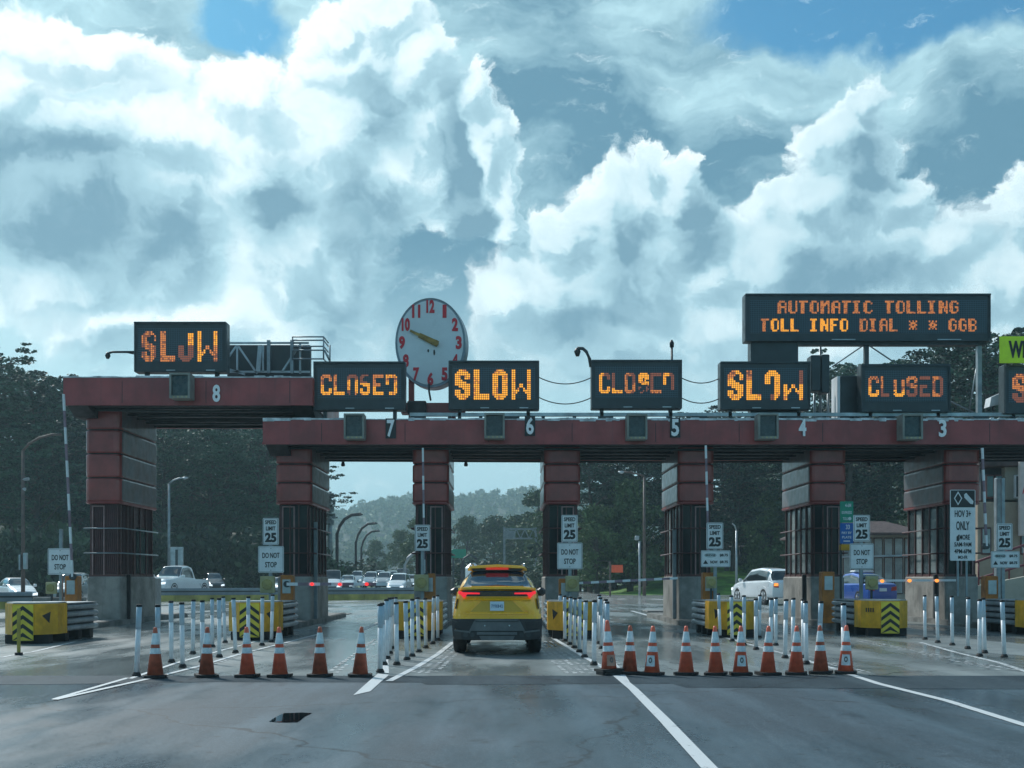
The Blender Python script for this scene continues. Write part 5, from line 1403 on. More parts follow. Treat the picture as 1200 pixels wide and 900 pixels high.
b = MB(); b.prism([(-.05, 1.045), (-.115, 1.005), (-.10, .985), (-.05, .965)], -.60, .60, 'x'); b.build('tailgate_shade_ledge', YP, root)  # ledge added to give the tailgate crease its shade
b = MB(); b.prism([(-.05, .785), (-.10, .765), (-.12, .745), (-.05, .735)], -.56, .56, 'x'); b.build('tailgate_lower_edge', YP, root)
slab('number_plate', [(-.125, .80), (.125, .80), (.125, .965), (-.125, .965)], yb - .034, yb - .014, PLATE)
b = MB(); b.text('7 Y R B 4 2', 0, .882, yb - .038, .06, .20, .02, 0, .003); b.build('plate_lettering', mat('plate_blue', (.03, .08, .2), .5, var=0), root)
# bumper
b = MB(); b.loft([[(x, y, z) for x, y, z in ((-.80, .5, zz), (-.79 * k, .02, zz), (-.66 * k, -.085, zz), (.66 * k, -.085, zz), (.79 * k, .02, zz), (.80, .5, zz), (.72, .5, zz), (.60, .05, zz), (-.60, .05, zz), (-.72, .5, zz))] for zz, k in ((.655, 1.0), (.70, 1.005), (.74, .99))]); b.build('bumper_top', YP, root)
b = MB(); b.loft([[(x, y, z) for x, y, z in ((-.825, .62, zz), (-.805 * k, .02, zz), (-.66 * k, -.095, zz), (.66 * k, -.095, zz), (.805 * k, .02, zz), (.825, .62, zz), (.70, .62, zz), (.58, .10, zz), (-.58, .10, zz), (-.70, .62, zz))] for zz, k in ((.285, .95), (.36, .99), (.56, 1.012), (.652, 1.012))]); b.build('lower_bumper', CLAD, root)
slab('diffuser', [(-.50, .44), (.50, .44), (.42, .60), (-.42, .60)], -.125, -.09, DIFF)
b = MB()
for s in (-1, 1):
    b.bar((s * .50, -.115, .40), (s * .38, -.115, .64), .05, .03); b.bar((s * .50, -.115, .42), (s * .76, -.06, .45), .04, .03)
b.bar((-.39, -.115, .63), (.39, -.115, .63), .05, .035); b.bar((-.36, -.12, .395), (.36, -.12, .395), .04, .05); b.build('diffuser_frame', DIFF, root)
slab('skid_plate', [(-.28, .27), (.28, .27), (.32, .35), (-.32, .35)], -.11, .1, DIFF)
for s in (-1, 1):
    slab('bumper_recess', [(s * .53, .47), (s * .76, .48), (s * .75, .60), (s * .50, .60)], -.10, -.05, BLACK)
    b = MB(); b.tube([(s * .56, -.13, .37), (s * .56, .1, .37)], .045, 12); b.tube([(s * .44, -.13, .37), (s * .44, .1, .37)], .04, 12); b.build('exhaust', STEELD, root)
    b = MB(); b.disc((s * .22, -.128, .535), .014, 'y', .01, 8); b.build('sensor', CHROME, root)
    for yy in (.86, 3.85):
        wheel(root, s * .695, yy, .375, .235, s); arch(root, s * .80, yy, .375, s)
    b = MB(); b.bbox(min(s * .79, s * .98), max(s * .79, s * .98), 2.98, 3.16, 1.02, 1.19, .05); b.bar((s * .72, 3.07, 1.06), (s * .82, 3.07, 1.08), .06, .06); b.build('wing_mirror', BLACK, root)
    b = MB(); b.box(min(s * .74, s * .815), max(s * .74, s * .815), 1.32, 3.4, .29, .40); b.build('side_sill', CLAD, root)
    b = MB(); b.prism([(3.95, .66), (4.5, .70), (4.62, .76), (4.1, .80)], s * .70 - .06, s * .70 + .03, 'x'); b.build('headlight', HEADL, root)
b = MB(); b.box(-.62, .62, .5, 4.2, .24, .31); b.build('underbody', BLACK, root)
b = MB(); b.box(-.5, .5, 4.70, 4.84, .36, .70); b.build('grille', BLACK, root)
root.location = keep

# --- ordinary traffic
protos = {}
def make_car(kind, body_m, name, W=1.42, front=True, plate=True):
    root = thing(name, (0, 0, 0), 'x', 'car'); h = W / 2
    if kind == 'sedan':
        L, top = 4.6, [(0, .93), (.15, .98), (.55, 1.01), (1.25, 1.36), (1.9, 1.44), (2.6, 1.40), (3.45, .99), (3.7, .93), (4.4, .78), (4.6, .70)]
        belt = [(0, .86), (.3, .93), (3.3, .90), (4.3, .72), (4.6, .62)]
        gl = [('rear_window', .62, 1.25, 7.6, 10.1), ('side_window', .85, 3.2, 5.15, 7.0), ('windscreen', 2.68, 3.42, 7.4, 10.1)]; H = 1.44; cab = (1.25, 2.6)
    elif kind == 'suv':
        L, top = 4.5, [(0, 1.05), (.08, 1.12), (.45, 1.55), (.7, 1.64), (1.6, 1.70), (2.5, 1.64), (3.3, 1.14), (3.55, 1.07), (4.3, .95), (4.5, .84)]
        belt = [(0, 1.0), (.3, 1.07), (3.2, 1.02), (4.2, .88), (4.5, .76)]
        gl = [('rear_window', .11, .44, 7.6, 10.1), ('side_window', .5, 3.1, 5.15, 7.0), ('windscreen', 2.56, 3.26, 7.4, 10.1)]; H = 1.70; cab = (.5, 2.5)
    elif kind == 'van':
        L, top = 4.8, [(0, 1.2), (.05, 1.75), (.4, 1.92), (3.2, 1.90), (3.95, 1.20), (4.2, 1.10), (4.7, .90), (4.8, .80)]
        belt = [(0, 1.05), (.3, 1.08), (3.7, 1.05), (4.5, .86), (4.8, .74)]
        gl = [('side_window', 2.3, 3.7, 5.15, 7.0), ('windscreen', 3.26, 3.93, 7.4, 10.1)]; H = 1.92; cab = (.3, 3.2)
    else:   # pickup
        L, top = 5.6, [(0, 1.03), (1.75, 1.05), (1.80, 1.07), (2.0, 1.78), (2.5, 1.88), (3.2, 1.84), (3.95, 1.22), (4.15, 1.17), (5.4, 1.08), (5.6, .98)]
        belt = [(0, 1.02), (1.7, 1.04), (3.9, 1.14), (5.3, 1.04), (5.6, .90)]
        gl = [('rear_window', 1.82, 1.98, 7.6, 10.1), ('side_window', 2.1, 3.7, 5.15, 7.0), ('windscreen', 3.26, 3.92, 7.4, 10.1)]; H = 1.88; cab = (2.0, 3.2)
    tw = .70 if kind != 'van' else .84
    wt = [(0, h * .88), (cab[0] * .5, h * .86), (cab[0], h * tw), (cab[1], h * tw), (cab[1] + .8, h * .86), (L, h * .72)]
    spec = dict(L=L, zb=.24 if kind == 'sedan' else .32, wb=[(0, h * .92), (.4, h), (L - .6, h), (L, h * .86)], wl=[(0, h * .88), (.4, h * .97), (L - .6, h * .95), (L, h * .80)], belt=belt, top=top, wt=wt, glass=gl, bpillar=(cab[0] + cab[1]) / 2 + .1)
    car_shell(root, spec, body_m, GLASS)
    r = .33 if kind == 'sedan' else .38; dl = .82
    for s in (-1, 1):
        for yy in (dl, L - dl - .05): wheel(root, s * (h - .085), yy, r, .19, s); arch(root, s * h, yy, r, s, body_m if kind != 'pickup' else CLAD)
        zb_ = belt[-1][1]
        b = MB(); b.prism([(s * h * .46, zb_ - .16), (s * h * .84, zb_ - .13), (s * h * .83, zb_ + .0), (s * h * .50, zb_ - .04)], L - .1, L + .085, 'y'); b.build('headlight', HEADL, root)
        zt_ = belt[0][1]
        b = MB(); b.prism([(s * h * .52, zt_ - .22), (s * h * .87, zt_ - .20), (s * h * .86, zt_ - .02), (s * h * .56, zt_ - .06)], -.06, .1, 'y'); b.build('tail_light', mat('unlit_tail_lens', (.35, .02, .02), .3, var=0, coat=.5), root)
        my = cab[1] + .55; mz = interp(belt, my) + .06
        b = MB(); b.bbox(min(s * (h + .0), s * (h + .17)), max(s * h, s * (h + .17)), my, my + .13, mz - .04, mz + .12, .03); b.build('wing_mirror', body_m, root)
    zf = belt[-1][1]
    gw, gt = (.48, .10) if kind != 'pickup' else (.62, .0)
    b = MB(); b.prism([(-h * gw, zf - .36), (h * gw, zf - .36), (h * gw * .88, zf - gt), (-h * gw * .88, zf - gt)], L + .06, L + .105, 'y'); b.build('grille', BLACK, root)
    b = MB(); b.bbox(-h * .84, h * .84, L - .02, L + .10, .30, .44, .03); b.build('bumper', CLAD if kind != 'pickup' else CHROME, root)
    b = MB(); b.box(-.16, .16, -.085, -.05, .62, .76); b.build('number_plate', PLATE, root)
    return root
PWH = paint('car_paint_white', (.80, .83, .84)); PSI = paint('car_paint_silver', (.34, .37, .39), metal=.4); PGR = paint('car_paint_grey', (.10, .12, .13), metal=.4)
PDK = paint('car_paint_dark', (.02, .03, .04)); PBL = paint('car_paint_blue', (.015, .09, .42), metal=.3)
protos = {}
def put_car(kind, pm, name, label, px, Y, rz, z=.006, W=1.42, group='cars on the far highway', sc=1.0):
    key = (kind, pm.name)
    if key not in protos: o = make_car(kind, pm, name); protos[key] = o
    else: o = copy_tree(protos[key]); o.name = name
    o.location = (PX(px, Y), Y, z); o.rotation_euler = (0, 0, R(rz)); o.scale = (sc, sc, sc); o['label'] = label; o['category'] = {'pickup': 'pickup truck', 'suv': 'suv', 'van': 'van', 'sedan': 'car'}[kind]
    if group: o['group'] = group
    return o
# rz = 180: facing the camera. Far ramp of the highway rises a little.
def hz(Y): return .006 + max(0, (Y - 80)) * .011
pk = put_car('pickup', paint('pickup_white', (.66, .71, .73)), 'pickup_truck', 'white pickup truck facing left behind the long barrier', 231, 88, 169, .05, sc=1.22); pk.scale = (1.5, 1.22, 1.22)
put_car('suv', PSI, 'parked_car', 'silver suv half hidden behind the far left booth', 97, 64, 188, sc=1.0)
put_car('sedan', PWH, 'passing_car', 'white sedan cut by the left frame edge', 8, 66, 215)
put_car('sedan', PWH, 'passing_car', 'white sedan behind the lane 7 do not stop sign', 317, 84, 205, hz(84))
put_car('suv', PDK, 'passing_car', 'dark vehicle peeking out at the left end of the lane 7 barrier', 247, 96, 200, hz(96))
q = [('van', PWH, 390, 93, 188, 'white van at the left end of the traffic queue'), ('sedan', PWH, 410, 104, 183, 'white sedan, second from the left in the traffic queue'),
     ('suv', PWH, 421, 128, 182, 'farther white suv above the gap between the first two cars of the queue'), ('suv', PWH, 437, 112, 182, 'white suv in the middle of the traffic queue'),
     ('suv', PSI, 447, 140, 182, 'small far silver suv above the middle of the queue'), ('suv', PSI, 453.5, 108, 180, 'silver suv with dark grille, between two white ones in the queue'),
     ('suv', PWH, 472, 89, 178, 'white suv at the right end of the traffic queue'), ('suv', PSI, 462, 132, 180, 'far silver suv behind the queue'), ('van', PWH, 474, 140, 180, 'farthest white van in the queue beside the booth'),
     ('sedan', PSI, 484, 112, 180, 'silver car mostly behind the booth left of the yellow suv')]
for kind, pm, px, Y, rz, lab in q: put_car(kind, pm, 'queued_car', lab, px, Y, rz, hz(Y), group='traffic queue on the highway')
o = put_car('suv', PWH, 'hatchback', 'white hatchback turning right with its amber indicator lit', 921, 60, 13, .006, group=None, sc=1.15)
o['category'] = 'hatchback'
b = MB(); b.prism([(-.62, .86), (-.42, .86), (-.42, .98), (-.60, .98)], -.085, -.062, 'y'); 
ind = b.build('indicator_lamp', AMBLAMP); ind.parent = o
ind.data.transform(Matrix.Identity(4))
o2 = put_car('sedan', PBL, 'blue_car', 'blue car with white roof bar behind the clearest crash cushion', 1034, 58, 8, .006, group=None, sc=1.18); o2['category'] = 'car'
b = MB(); b.bbox(-.45, .45, 1.7, 2.2, 1.43, 1.52, .03); lb = b.build('roof_bar', WHITE); lb.parent = o2
o3 = put_car('sedan', PWH, 'parked_car', 'white car behind the foot of the diamond lane sign', 1149, 74, 60, 1.0, group=None)
o3['category'] = 'car'

# ------------------------------------------------------------------ poles, far signs, buildings
def lamp_pole(name, label, px, Y, py_top, pts, m=STEEL, r=.09, head=True, group='street lamps', z0=0.0):
    root = thing(name, (PX(px, Y), Y, z0), label, 'street lamp', group)
    x = PX(px, Y); b = MB(); b.tube([(x, Y, z0), (x, Y, PZ(py_top, Y))], [r, r * .65], 8); b.build('pole', m, root)
    b = MB(); b.tube([(PX(a, Y), Y, PZ(c, Y)) for a, c in pts], r * .55, 6); b.build('arm', m, root)
    if head:
        e = pts[-1]; s = 1 if e[0] > px else -1; ex, ez = PX(e[0], Y), PZ(e[1], Y); u = Y / FP
        b = MB(); b.tube([(ex - s * u * 1, Y, ez), (ex + s * u * 2.5, Y, ez - u * .6), (ex + s * u * 6.5, Y, ez + u * .1)], [u * .8, u * 1.9, u * .7], 8); b.build('lamp_head', GALV, root)
    return root
BRN = mat('brown_pole', (.13, .09, .075), .6, var=.15)
r = lamp_pole('street_lamp', 'brown lamp pole with a long curved arm at the far left', 27, 62, 528, [(27, 528), (34, 520), (46, 513), (60, 509.5), (72, 509)], BRN, .12, head=False)
b = MB(); b.bbox(PX(24.5, 62), PX(26, 62), 61.7, 61.95, PZ(668, 62), PZ(650, 62), .02); b.bbox(PX(29.5, 62), PX(33.5, 62), 61.7, 61.95, PZ(667, 62), PZ(648, 62), .02); b.build('pole_box', GALV, r)
b = MB(); b.tube([(PX(27, 62), 62, PZ(562, 62)), (PX(34, 62), 62, PZ(561, 62))], .09, 6); b.build('camera_head', GALV, r)
b = MB(); b.tube([(PX(27, 62), 62, PZ(573, 62)), (PX(30, 62), 62, PZ(573.5, 62))], .1, 6); b.build('camera_head', GALV, r)
lamp_pole('street_lamp', 'pale lamp pole with its arm to the right, behind lane 8', 198, 95, 567, [(198, 567), (203, 563), (210, 560.5), (214, 560)], STEEL, .14)
lamp_pole('street_lamp', 'brown lamp pole with its arm to the left, seen through lane 5', 755, 92, 558, [(755, 558), (748, 555.5), (738, 553.5), (731, 553)], BRN, .14)
lamp_pole('street_lamp', 'thin short grey lamp seen through lane 4', 863, 95, 622, [(863, 622), (861, 616), (858, 613.5)], GALV, .12, head=False)
for i, (px, t, e, Y, w) in enumerate(((395, 640, (424, 602.5), 120, 'nearest'), (417, 650, (441, 613), 150, 'middle'), (423.5, 655, (444, 622), 172, 'farthest'))):
    ht = t - e[1]; dx = e[0] - px
    pts = [(px, t), (px, t - ht * .38), (px + dx * .10, t - ht * .62), (px + dx * .30, t - ht * .84), (px + dx * .58, t - ht * .97), (px + dx * .98, t - ht)]
    root = thing('street_lamp', (PX(px, Y), Y, 0), '%s of the three dark curved lamps behind lane 7' % w, 'street lamp', 'curved lamps along the highway')
    b = MB(); b.tube([(PX(px, Y), Y, 0)] + [(PX(a, Y), Y, PZ(c, Y)) for a, c in pts], .17 if i < 1 else .16, 7); b.build('pole', mat('dark_pole', (.03, .018, .02), .6, var=.1), root)
    b = MB(); b.bbox(PX(e[0] - 3, Y), PX(e[0] + 1.5, Y), Y - .25, Y + .25, PZ(e[1] + 1.2, Y), PZ(e[1] - .6, Y), .08); b.build('lamp_head', STEELD, root)
Y = 110; b = MB(); b.tube([(PX(474, Y), Y, 0), (PX(474.5, Y), Y, PZ(662, Y)), (PX(478, Y), Y, PZ(654, Y)), (PX(484, Y), Y, PZ(649, Y)), (PX(492, Y), Y, PZ(647, Y))], .16, 7)
root = thing('street_lamp', (PX(474, Y), Y, 0), 'low pale hooked lamp just left of the booth beside the yellow suv', 'street lamp'); b.build('pole', GALV, root)
b = MB(); b.bbox(PX(492, Y), PX(497, Y), Y - .2, Y + .2, PZ(648, Y), PZ(646, Y), .05); b.build('lamp_head', GALV, root)
# telecom mast
Y = 130; root = thing('cell_tower', (PX(386.5, Y), Y, 0), 'hazy telecom mast beside the lane 7 booth', 'mast'); x = PX(386.5, Y)
b = MB(); b.tube([(x, Y, 0), (x, Y, PZ(576, Y))], [.35, .22], 8); b.build('mast_pole', STEEL, root)
for i, py in enumerate((581, 589, 597, 605, 612)):
    for s in (-1, 0, 1):
        b = MB(); xx = x + s * (.35 + .15 * (i % 2)); b.bbox(xx - .16, xx + .16, Y - .4, Y - .15, PZ(py + 3, Y), PZ(py - 3, Y), .03); b.build('antenna', STEEL, root)
# back of a grey box sign at the left
Y = 93; root = thing('box_sign', (PX(207, Y), Y, 0), 'grey blank sign on a pole above the pickup truck', 'sign')
b = MB(); b.bbox(PX(199.5, Y), PX(214.5, Y), Y, Y + .2, PZ(668, Y), PZ(641, Y), .03); b.build('sign_panel', GALV, root)
b = MB(); b.box(PX(205.5, Y), PX(208.5, Y), Y - .03, Y - .002, PZ(668, Y), PZ(644, Y)); b.build('backing_strip', STEELD, root)
b = MB(); b.bar((PX(207, Y), Y + .1, .02), (PX(207, Y), Y + .1, PZ(667, Y)), .2); b.build('post', STEEL, root)
# orange work sign and small post
Y = 88; root = thing('work_sign', (PX(717, Y), Y, .0), 'small orange work sign on a post seen through lane 5', 'sign')
b = MB(); b.bbox(PX(716.5, Y), PX(730, Y), Y - .03, Y, PZ(671, Y), PZ(662, Y), .02); b.build('sign_panel', OSIGN, root)
b = MB(); b.bar((PX(715, Y), Y + .05, .01), (PX(715, Y), Y + .05, PZ(658, Y)), .13); b.build('post', BRN, root)
Y = 92.5; root = thing('sensor_post', (PX(749.5, Y), Y, 0), 'thin white post with a grey head beside the brown lamp pole', 'post')
b = MB(); b.tube([(PX(749.5, Y), Y, .01), (PX(749.5, Y), Y, PZ(634, Y))], .09, 6); b.build('post', GALV, root)
b = MB(); b.bbox(PX(744, Y), PX(749, Y), Y - .2, Y + .2, PZ(633, Y), PZ(628, Y), .05); b.build('sensor_head', GALV, root)
# far truss gantry and green sign straight ahead
Y = 150; root = thing('sign_gantry', (PX(610, Y), Y, 0), 'far grey truss gantry over the road ahead of the yellow suv', 'sign gantry')
b = MB(); q = lambda px, py, o=0: (PX(px, Y), Y + o, PZ(py, Y))
for py in (620, 631): b.bar(q(590, py), q(630, py), .22)
for i in range(8):
    b.bar(q(590 + i * 5, 620 if i % 2 else 631), q(595 + i * 5, 631 if i % 2 else 620), .13)
b.build('truss', STEEL, root)
b = MB(); b.bbox(PX(591, Y), PX(604, Y), Y - .5, Y - .25, PZ(632, Y), PZ(622, Y), .05); b.build('sign_panel', STEEL, root)
for px in (591, 628):
    b = MB(); b.bar((PX(px, Y), Y, 0), (PX(px, Y), Y, PZ(618, Y)), .3); b.build('leg', STEEL, root)
Y = 118; root = thing('direction_sign', (PX(537, Y), Y, 0), 'green direction sign left of the yellow suv roof', 'sign')
b = MB(); b.bbox(PX(529, Y), PX(546, Y), Y, Y + .2, PZ(654, Y), PZ(643.5, Y), .05); b.build('sign_panel', GREENS, root)
for px in (531, 543):
    b = MB(); b.bar((PX(px, Y), Y + .3, .0), (PX(px, Y), Y + .3, PZ(645, Y)), .2); b.build('leg', STEELD, root)
Y = 74; x = PX(554, Y); root = thing('work_truck', (x, Y, .006), 'pale truck partly hidden behind the left side of the yellow suv roof', 'truck')
b = MB(); b.bbox(PX(545, Y), PX(562, Y), Y, Y + 4, .6, PZ(660, Y), .3); b.build('cargo_body', PWH, root)
b = MB(); b.bbox(PX(546, Y), PX(561, Y), Y + 4.1, Y + 5.6, .5, 2.0, .2); b.build('cab', PWH, root)
for s in (546.5, 559.5):
    for yy in (.8, 4.8):
        b = MB(); b.disc((PX(s, Y), Y + yy, .42), .42, 'x', .22, 18); b.build('wheel', TYRE, root)
# a black and white hooked mast near that truck
Y = 90; root = thing('jib_mast', (PX(541, Y), Y, 0), 'thin dark hooked mast above the truck ahead', 'mast')
b = MB(); b.tube([(PX(541, Y), Y, .0), (PX(541, Y), Y, PZ(662, Y)), (PX(544, Y), Y, PZ(654, Y)), (PX(551, Y), Y, PZ(650, Y)), (PX(559, Y), Y, PZ(655, Y))], .09, 6); b.build('pole', STEELD, root)

# buildings on the right
def bx(root, nm, m, px0, px1, py0, py1, Y, d, r=.03):
    b = MB(); b.bbox(PX(px0, Y), PX(px1, Y), Y, Y + d, PZ(py1, Y) if py1 else .0, PZ(py0, Y), r); return b.build(nm, m, root)
Y = 52; root = thing('office_building', (PX(1240, Y), Y, 0), 'tan stuccoed building at the right frame edge', 'building')
bx(root, 'wall', STUCCO, 1146, 1420, 588, None, Y, 4); bx(root, 'upper_wall', CREAM, 1178, 1420, 545, 586, Y + .4, 3.4)
bx(root, 'roof', ROOFR, 1148, 1430, 536, 546, Y - .2, 4.6)
for px, py0, py1 in ((1148, 545, 586),):
    bx(root, 'upper_wall', mat('dark_recess', (.05, .05, .055), .6, var=.2), 1150, 1177, 545, 587, Y + .8, 3)
for px in (1156, 1166, 1190, 1212, 1234):
    f = bx(root, 'window', WHITE if px > 1180 else REDD, px, px + 9, 556, 584, Y + .2, .25); bx(f, 'pane', GLASSB, px + 1, px + 8, 558, 582, Y + .17, .02)
for px in (1150, 1166, 1196, 1220): f = bx(root, 'window', REDD, px, px + 12, 618, 650, Y - .06, .05); bx(f, 'pane', PANEW, px + 1.5, px + 10.5, 620, 648, Y - .08, .015)
bx(root, 'name_board', mat('pale_pink_board', (.6, .5, .46), .6, var=.05), 1195, 1209, 540, 628, Y - .5, .2)
b = MB(); b.text('A', PX(1202, Y - .5), PZ(573, Y), Y - .506, .5, .3); b.build('lettering', REDNUM, root)
# ramp with red handrail
root = thing('access_ramp', (PX(1165, 44), 44, 0), 'pale ramp wall with red handrails rising to the right', 'ramp')
b = MB(); b.prism([(PX(1128, 44), 0), (PX(1260, 44), 0), (PX(1260, 44), PZ(664, 44)), (PX(1128, 44), PZ(690, 44))], 44, 44.3, 'y'); b.build('ramp_wall', CREAM, root)
b = MB()
for o in (0, 13):
    b.tube([(PX(1128, 44), 44.1, PZ(684 - o * 1.5, 44)), (PX(1255, 44), 44.1, PZ(646 - o * 2, 44))], .05, 6)
for px in range(1130, 1260, 18):
    t = (px - 1128) / 127; b.tube([(PX(px, 44), 44.1, PZ(690 - 26 * t, 44)), (PX(px, 44), 44.1, PZ(664.5 - 44.5 * t, 44))], .035, 6)
b.build('handrail', mat('red_handrail', (.20, .05, .06), .5, var=.1), root)
Y = 70; root = thing('low_building', (PX(1020, Y), Y, 0), 'low glazed building with a brown overhanging roof behind the blue car', 'building')
bx(root, 'wall', CREAM, 968, 1075, 624, None, Y + .3, 9)
b = MB(); z0, z1 = PZ(627, Y), PZ(608, Y)
b.loft([[(PX(960, Y), Y - .9, z0), (PX(1084, Y), Y - .9, z0), (PX(1084, Y), Y + 10, z0), (PX(960, Y), Y + 10, z0)], [(PX(960, Y), Y - .9, z0 + .12), (PX(1084, Y), Y - .9, z0 + .12), (PX(1084, Y), Y + 10, z0 + .12), (PX(960, Y), Y + 10, z0 + .12)],
        [(PX(990, Y), Y + 3, z1), (PX(1056, Y), Y + 3, z1), (PX(1056, Y), Y + 6, z1), (PX(990, Y), Y + 6, z1)]]); b.build('roof', ROOFR, root)
for i in range(8):
    px = 976 + i * 12; f = bx(root, 'window', REDD, px, px + 10.5, 630, 696, Y + .22, .06); bx(f, 'pane', PANEW, px + 1, px + 9.5, 631, 652, Y + .20, .015); bx(f, 'pane', PANEW, px + 1, px + 9.5, 654, 695, Y + .20, .015)
b = MB(); b.tube([(PX(972, Y), Y - .2, PZ(653, Y)), (PX(1072, Y), Y - .2, PZ(651, Y))], .08, 6); b.build('rail', GALV, root)
# vertical post with dark panel behind the lane sign at the right, and the orange bin
b = MB(); Yk = 40; b.bbox(PX(1168, Yk), PX(1175, Yk), Yk, Yk + .25, .01, PZ(560, Yk), .02); tag(b.build('grey_post', STEEL, at=(PX(1171, Yk), Yk, 0)), 'tall plain grey post behind the right-hand speed limit sign', 'post')
b = MB(); Yk = 62; b.tube([(PX(1193.5, Yk), Yk, 0), (PX(1193.5, Yk), Yk, PZ(545, Yk))], .12, 6); tag(b.build('white_pole', WHITE, at=(PX(1193.5, Yk), Yk, 0)), 'white downpipe-like pole in front of the tan building', 'pole')
# fence along the lawn
root = thing('wire_fence', (PX(870, 122), 122, 1.9), 'thin wire fence on posts along the top of the lawn', 'fence')
b = MB(); Y = 122
for px in range(845, 1000, 22): b.tube([(PX(px, Y), Y, 1.6), (PX(px, Y), Y, PZ(640, Y))], .07, 5)
b.build('fence_post', STEELD, root)
b = MB(); b.tube([(PX(845, Y), Y, PZ(641, Y)), (PX(1000, Y), Y, PZ(636, Y))], .04, 4); b.tube([(PX(845, Y), Y, PZ(650, Y)), (PX(1000, Y), Y, PZ(647, Y))], .03, 4); b.build('wire', STEELD, root)

# ------------------------------------------------------------------ trees
def leaves(b, rg_, c, rad, n, size, flat=1.0):
    """n small leaf-spray faces spread through an ellipsoid clump"""
    c = np.asarray(c); d = rg_.normal(size=(n, 3)); d /= np.linalg.norm(d, axis=1)[:, None]
    rr = rg_.random(n) ** .45; p = c + d * rr[:, None] * np.array(rad)
    a = rg_.normal(size=(n, 3)); a /= np.linalg.norm(a, axis=1)[:, None]; a[:, 2] *= flat
    t = rg_.normal(size=(n, 3)); u = np.cross(a, t); u /= (np.linalg.norm(u, axis=1)[:, None] + 1e-6)
    s = size * (0.55 + rg_.random(n) * .9)
    o = len(b.v)
    v = np.stack([p - a * s[:, None] * .9, p + u * s[:, None] * .45, p + a * s[:, None] * .9, p - u * s[:, None] * .45], 1).reshape(-1, 3)
    b.v += [tuple(q) for q in v.tolist()]
    for i in range(n): b.f.append([o + 4 * i, o + 4 * i + 1, o + 4 * i + 2, o + 4 * i + 3]); b.mi.append(0); b.sm.append(False)
def make_tree(kind, seed, H):
    r = random.Random(seed); g_ = np.random.default_rng(seed)
    root = thing({'cypress': 'cypress_tree', 'broad': 'broadleaf_tree', 'shrub': 'shrub'}[kind], (0, 0, 0), 'x', 'tree')
    tr = MB(); cr = MB()
    if kind == 'cypress':
        stems = r.choice((1, 2, 2)); tips = []
        for s in range(stems):
            lean = Vector((r.uniform(-.10, .10) + (s - .5) * .12 * (stems > 1), r.uniform(-.06, .06), 1))
            pts = []; p = Vector((r.uniform(-.3, .3) + s * .7, r.uniform(-.3, .3), -.3)); n = 8
            for i in range(n + 1):
                pts.append(p.copy()); p = p + lean * (H * .88 / n) + Vector((r.uniform(-.25, .25), r.uniform(-.25, .25), 0))
            tr.tube(pts, [.34 * (1 - i / n * .8) * H / 20 for i in range(n + 1)], 8)
            nl = 30
            for k in range(nl):
                f = .30 + .70 * (k + r.random()) / nl; i = min(int(f * n), n - 1); base = pts[i].lerp(pts[i + 1], f * n - i)
                a = r.uniform(0, 2 * math.pi); ln = H * (.25 if f > .5 else .20) * r.uniform(.6, 1.3) * (1 - .55 * max(0, f - .75) / .25)
                tip = base + Vector((math.cos(a) * ln, math.sin(a) * ln, ln * r.uniform(.10, .55)))
                mid = base.lerp(tip, .55) + Vector((0, 0, ln * .10)); tr.tube([base, mid, tip], [.10, .06, .03], 5)
                for t, s_ in ((.42, 1.15), (.66, 1.1), (.88, .85), (1.05, .6), (1.18, .38)):
                    if r.random() < .12: continue
                    s_ *= r.uniform(.75, 1.25) * H / 20
                    c = base.lerp(tip, t) + Vector((r.uniform(-.4, .4), r.uniform(-.4, .4), r.uniform(0, .35) + .12 * t * t * ln))
                    leaves(cr, g_, c, (1.45 * s_, 1.45 * s_, .30 * s_), int(85 * s_) + 12, .19, .45)
    elif kind == 'broad':
        pts = [Vector((0, 0, -.3)), Vector((.2, .1, H * .25)), Vector((.0, .2, H * .5)), Vector((.3, 0, H * .8))]
        tr.tube(pts, [.4, .3, .2, .08], 8)
        for k in range(46):
            f = r.uniform(.16, 1); a = r.uniform(0, 2 * math.pi); w = H * .30 * math.sin(math.pi * min(1, f * .8 + .18)) ** .7
            c = Vector((math.cos(a) * w * r.uniform(.4, 1), math.sin(a) * w * r.uniform(.4, 1), H * f * .97))
            if k % 3 == 0: tr.tube([pts[1].lerp(pts[3], min(1, f * .7)), c], [.1, .03], 5)
            s_ = r.uniform(.7, 1.3) * H / 12; leaves(cr, g_, c, (1.35 * s_, 1.35 * s_, .95 * s_), 150, .26)
    else:
        tr.tube([(0, 0, -.1), (.1, 0, H * .5)], [.12, .05], 5)
        for k in range(14):
            a = r.uniform(0, 6.28); w = H * .8 * r.random(); c = (math.cos(a) * w, math.sin(a) * w * .6, H * r.uniform(.25, .85)); leaves(cr, g_, c, (H * .42, H * .42, H * .3), 130, .16)
    tr.build('trunk', BARK, root); cr.build('crown', {'cypress': LEAFC, 'broad': LEAFB, 'shrub': LEAFS}[kind], root)
    return root
TP = {('cypress', i): make_tree('cypress', 20 + i, 20) for i in range(5)}
TP.update({('broad', i): make_tree('broad', 40 + i, 12) for i in range(2)}); TP[('shrub', 0)] = make_tree('shrub', 60, 2.4); TP[('shrub', 1)] = make_tree('shrub', 61, 2.4)
tu = set(); tr_ = random.Random(99)
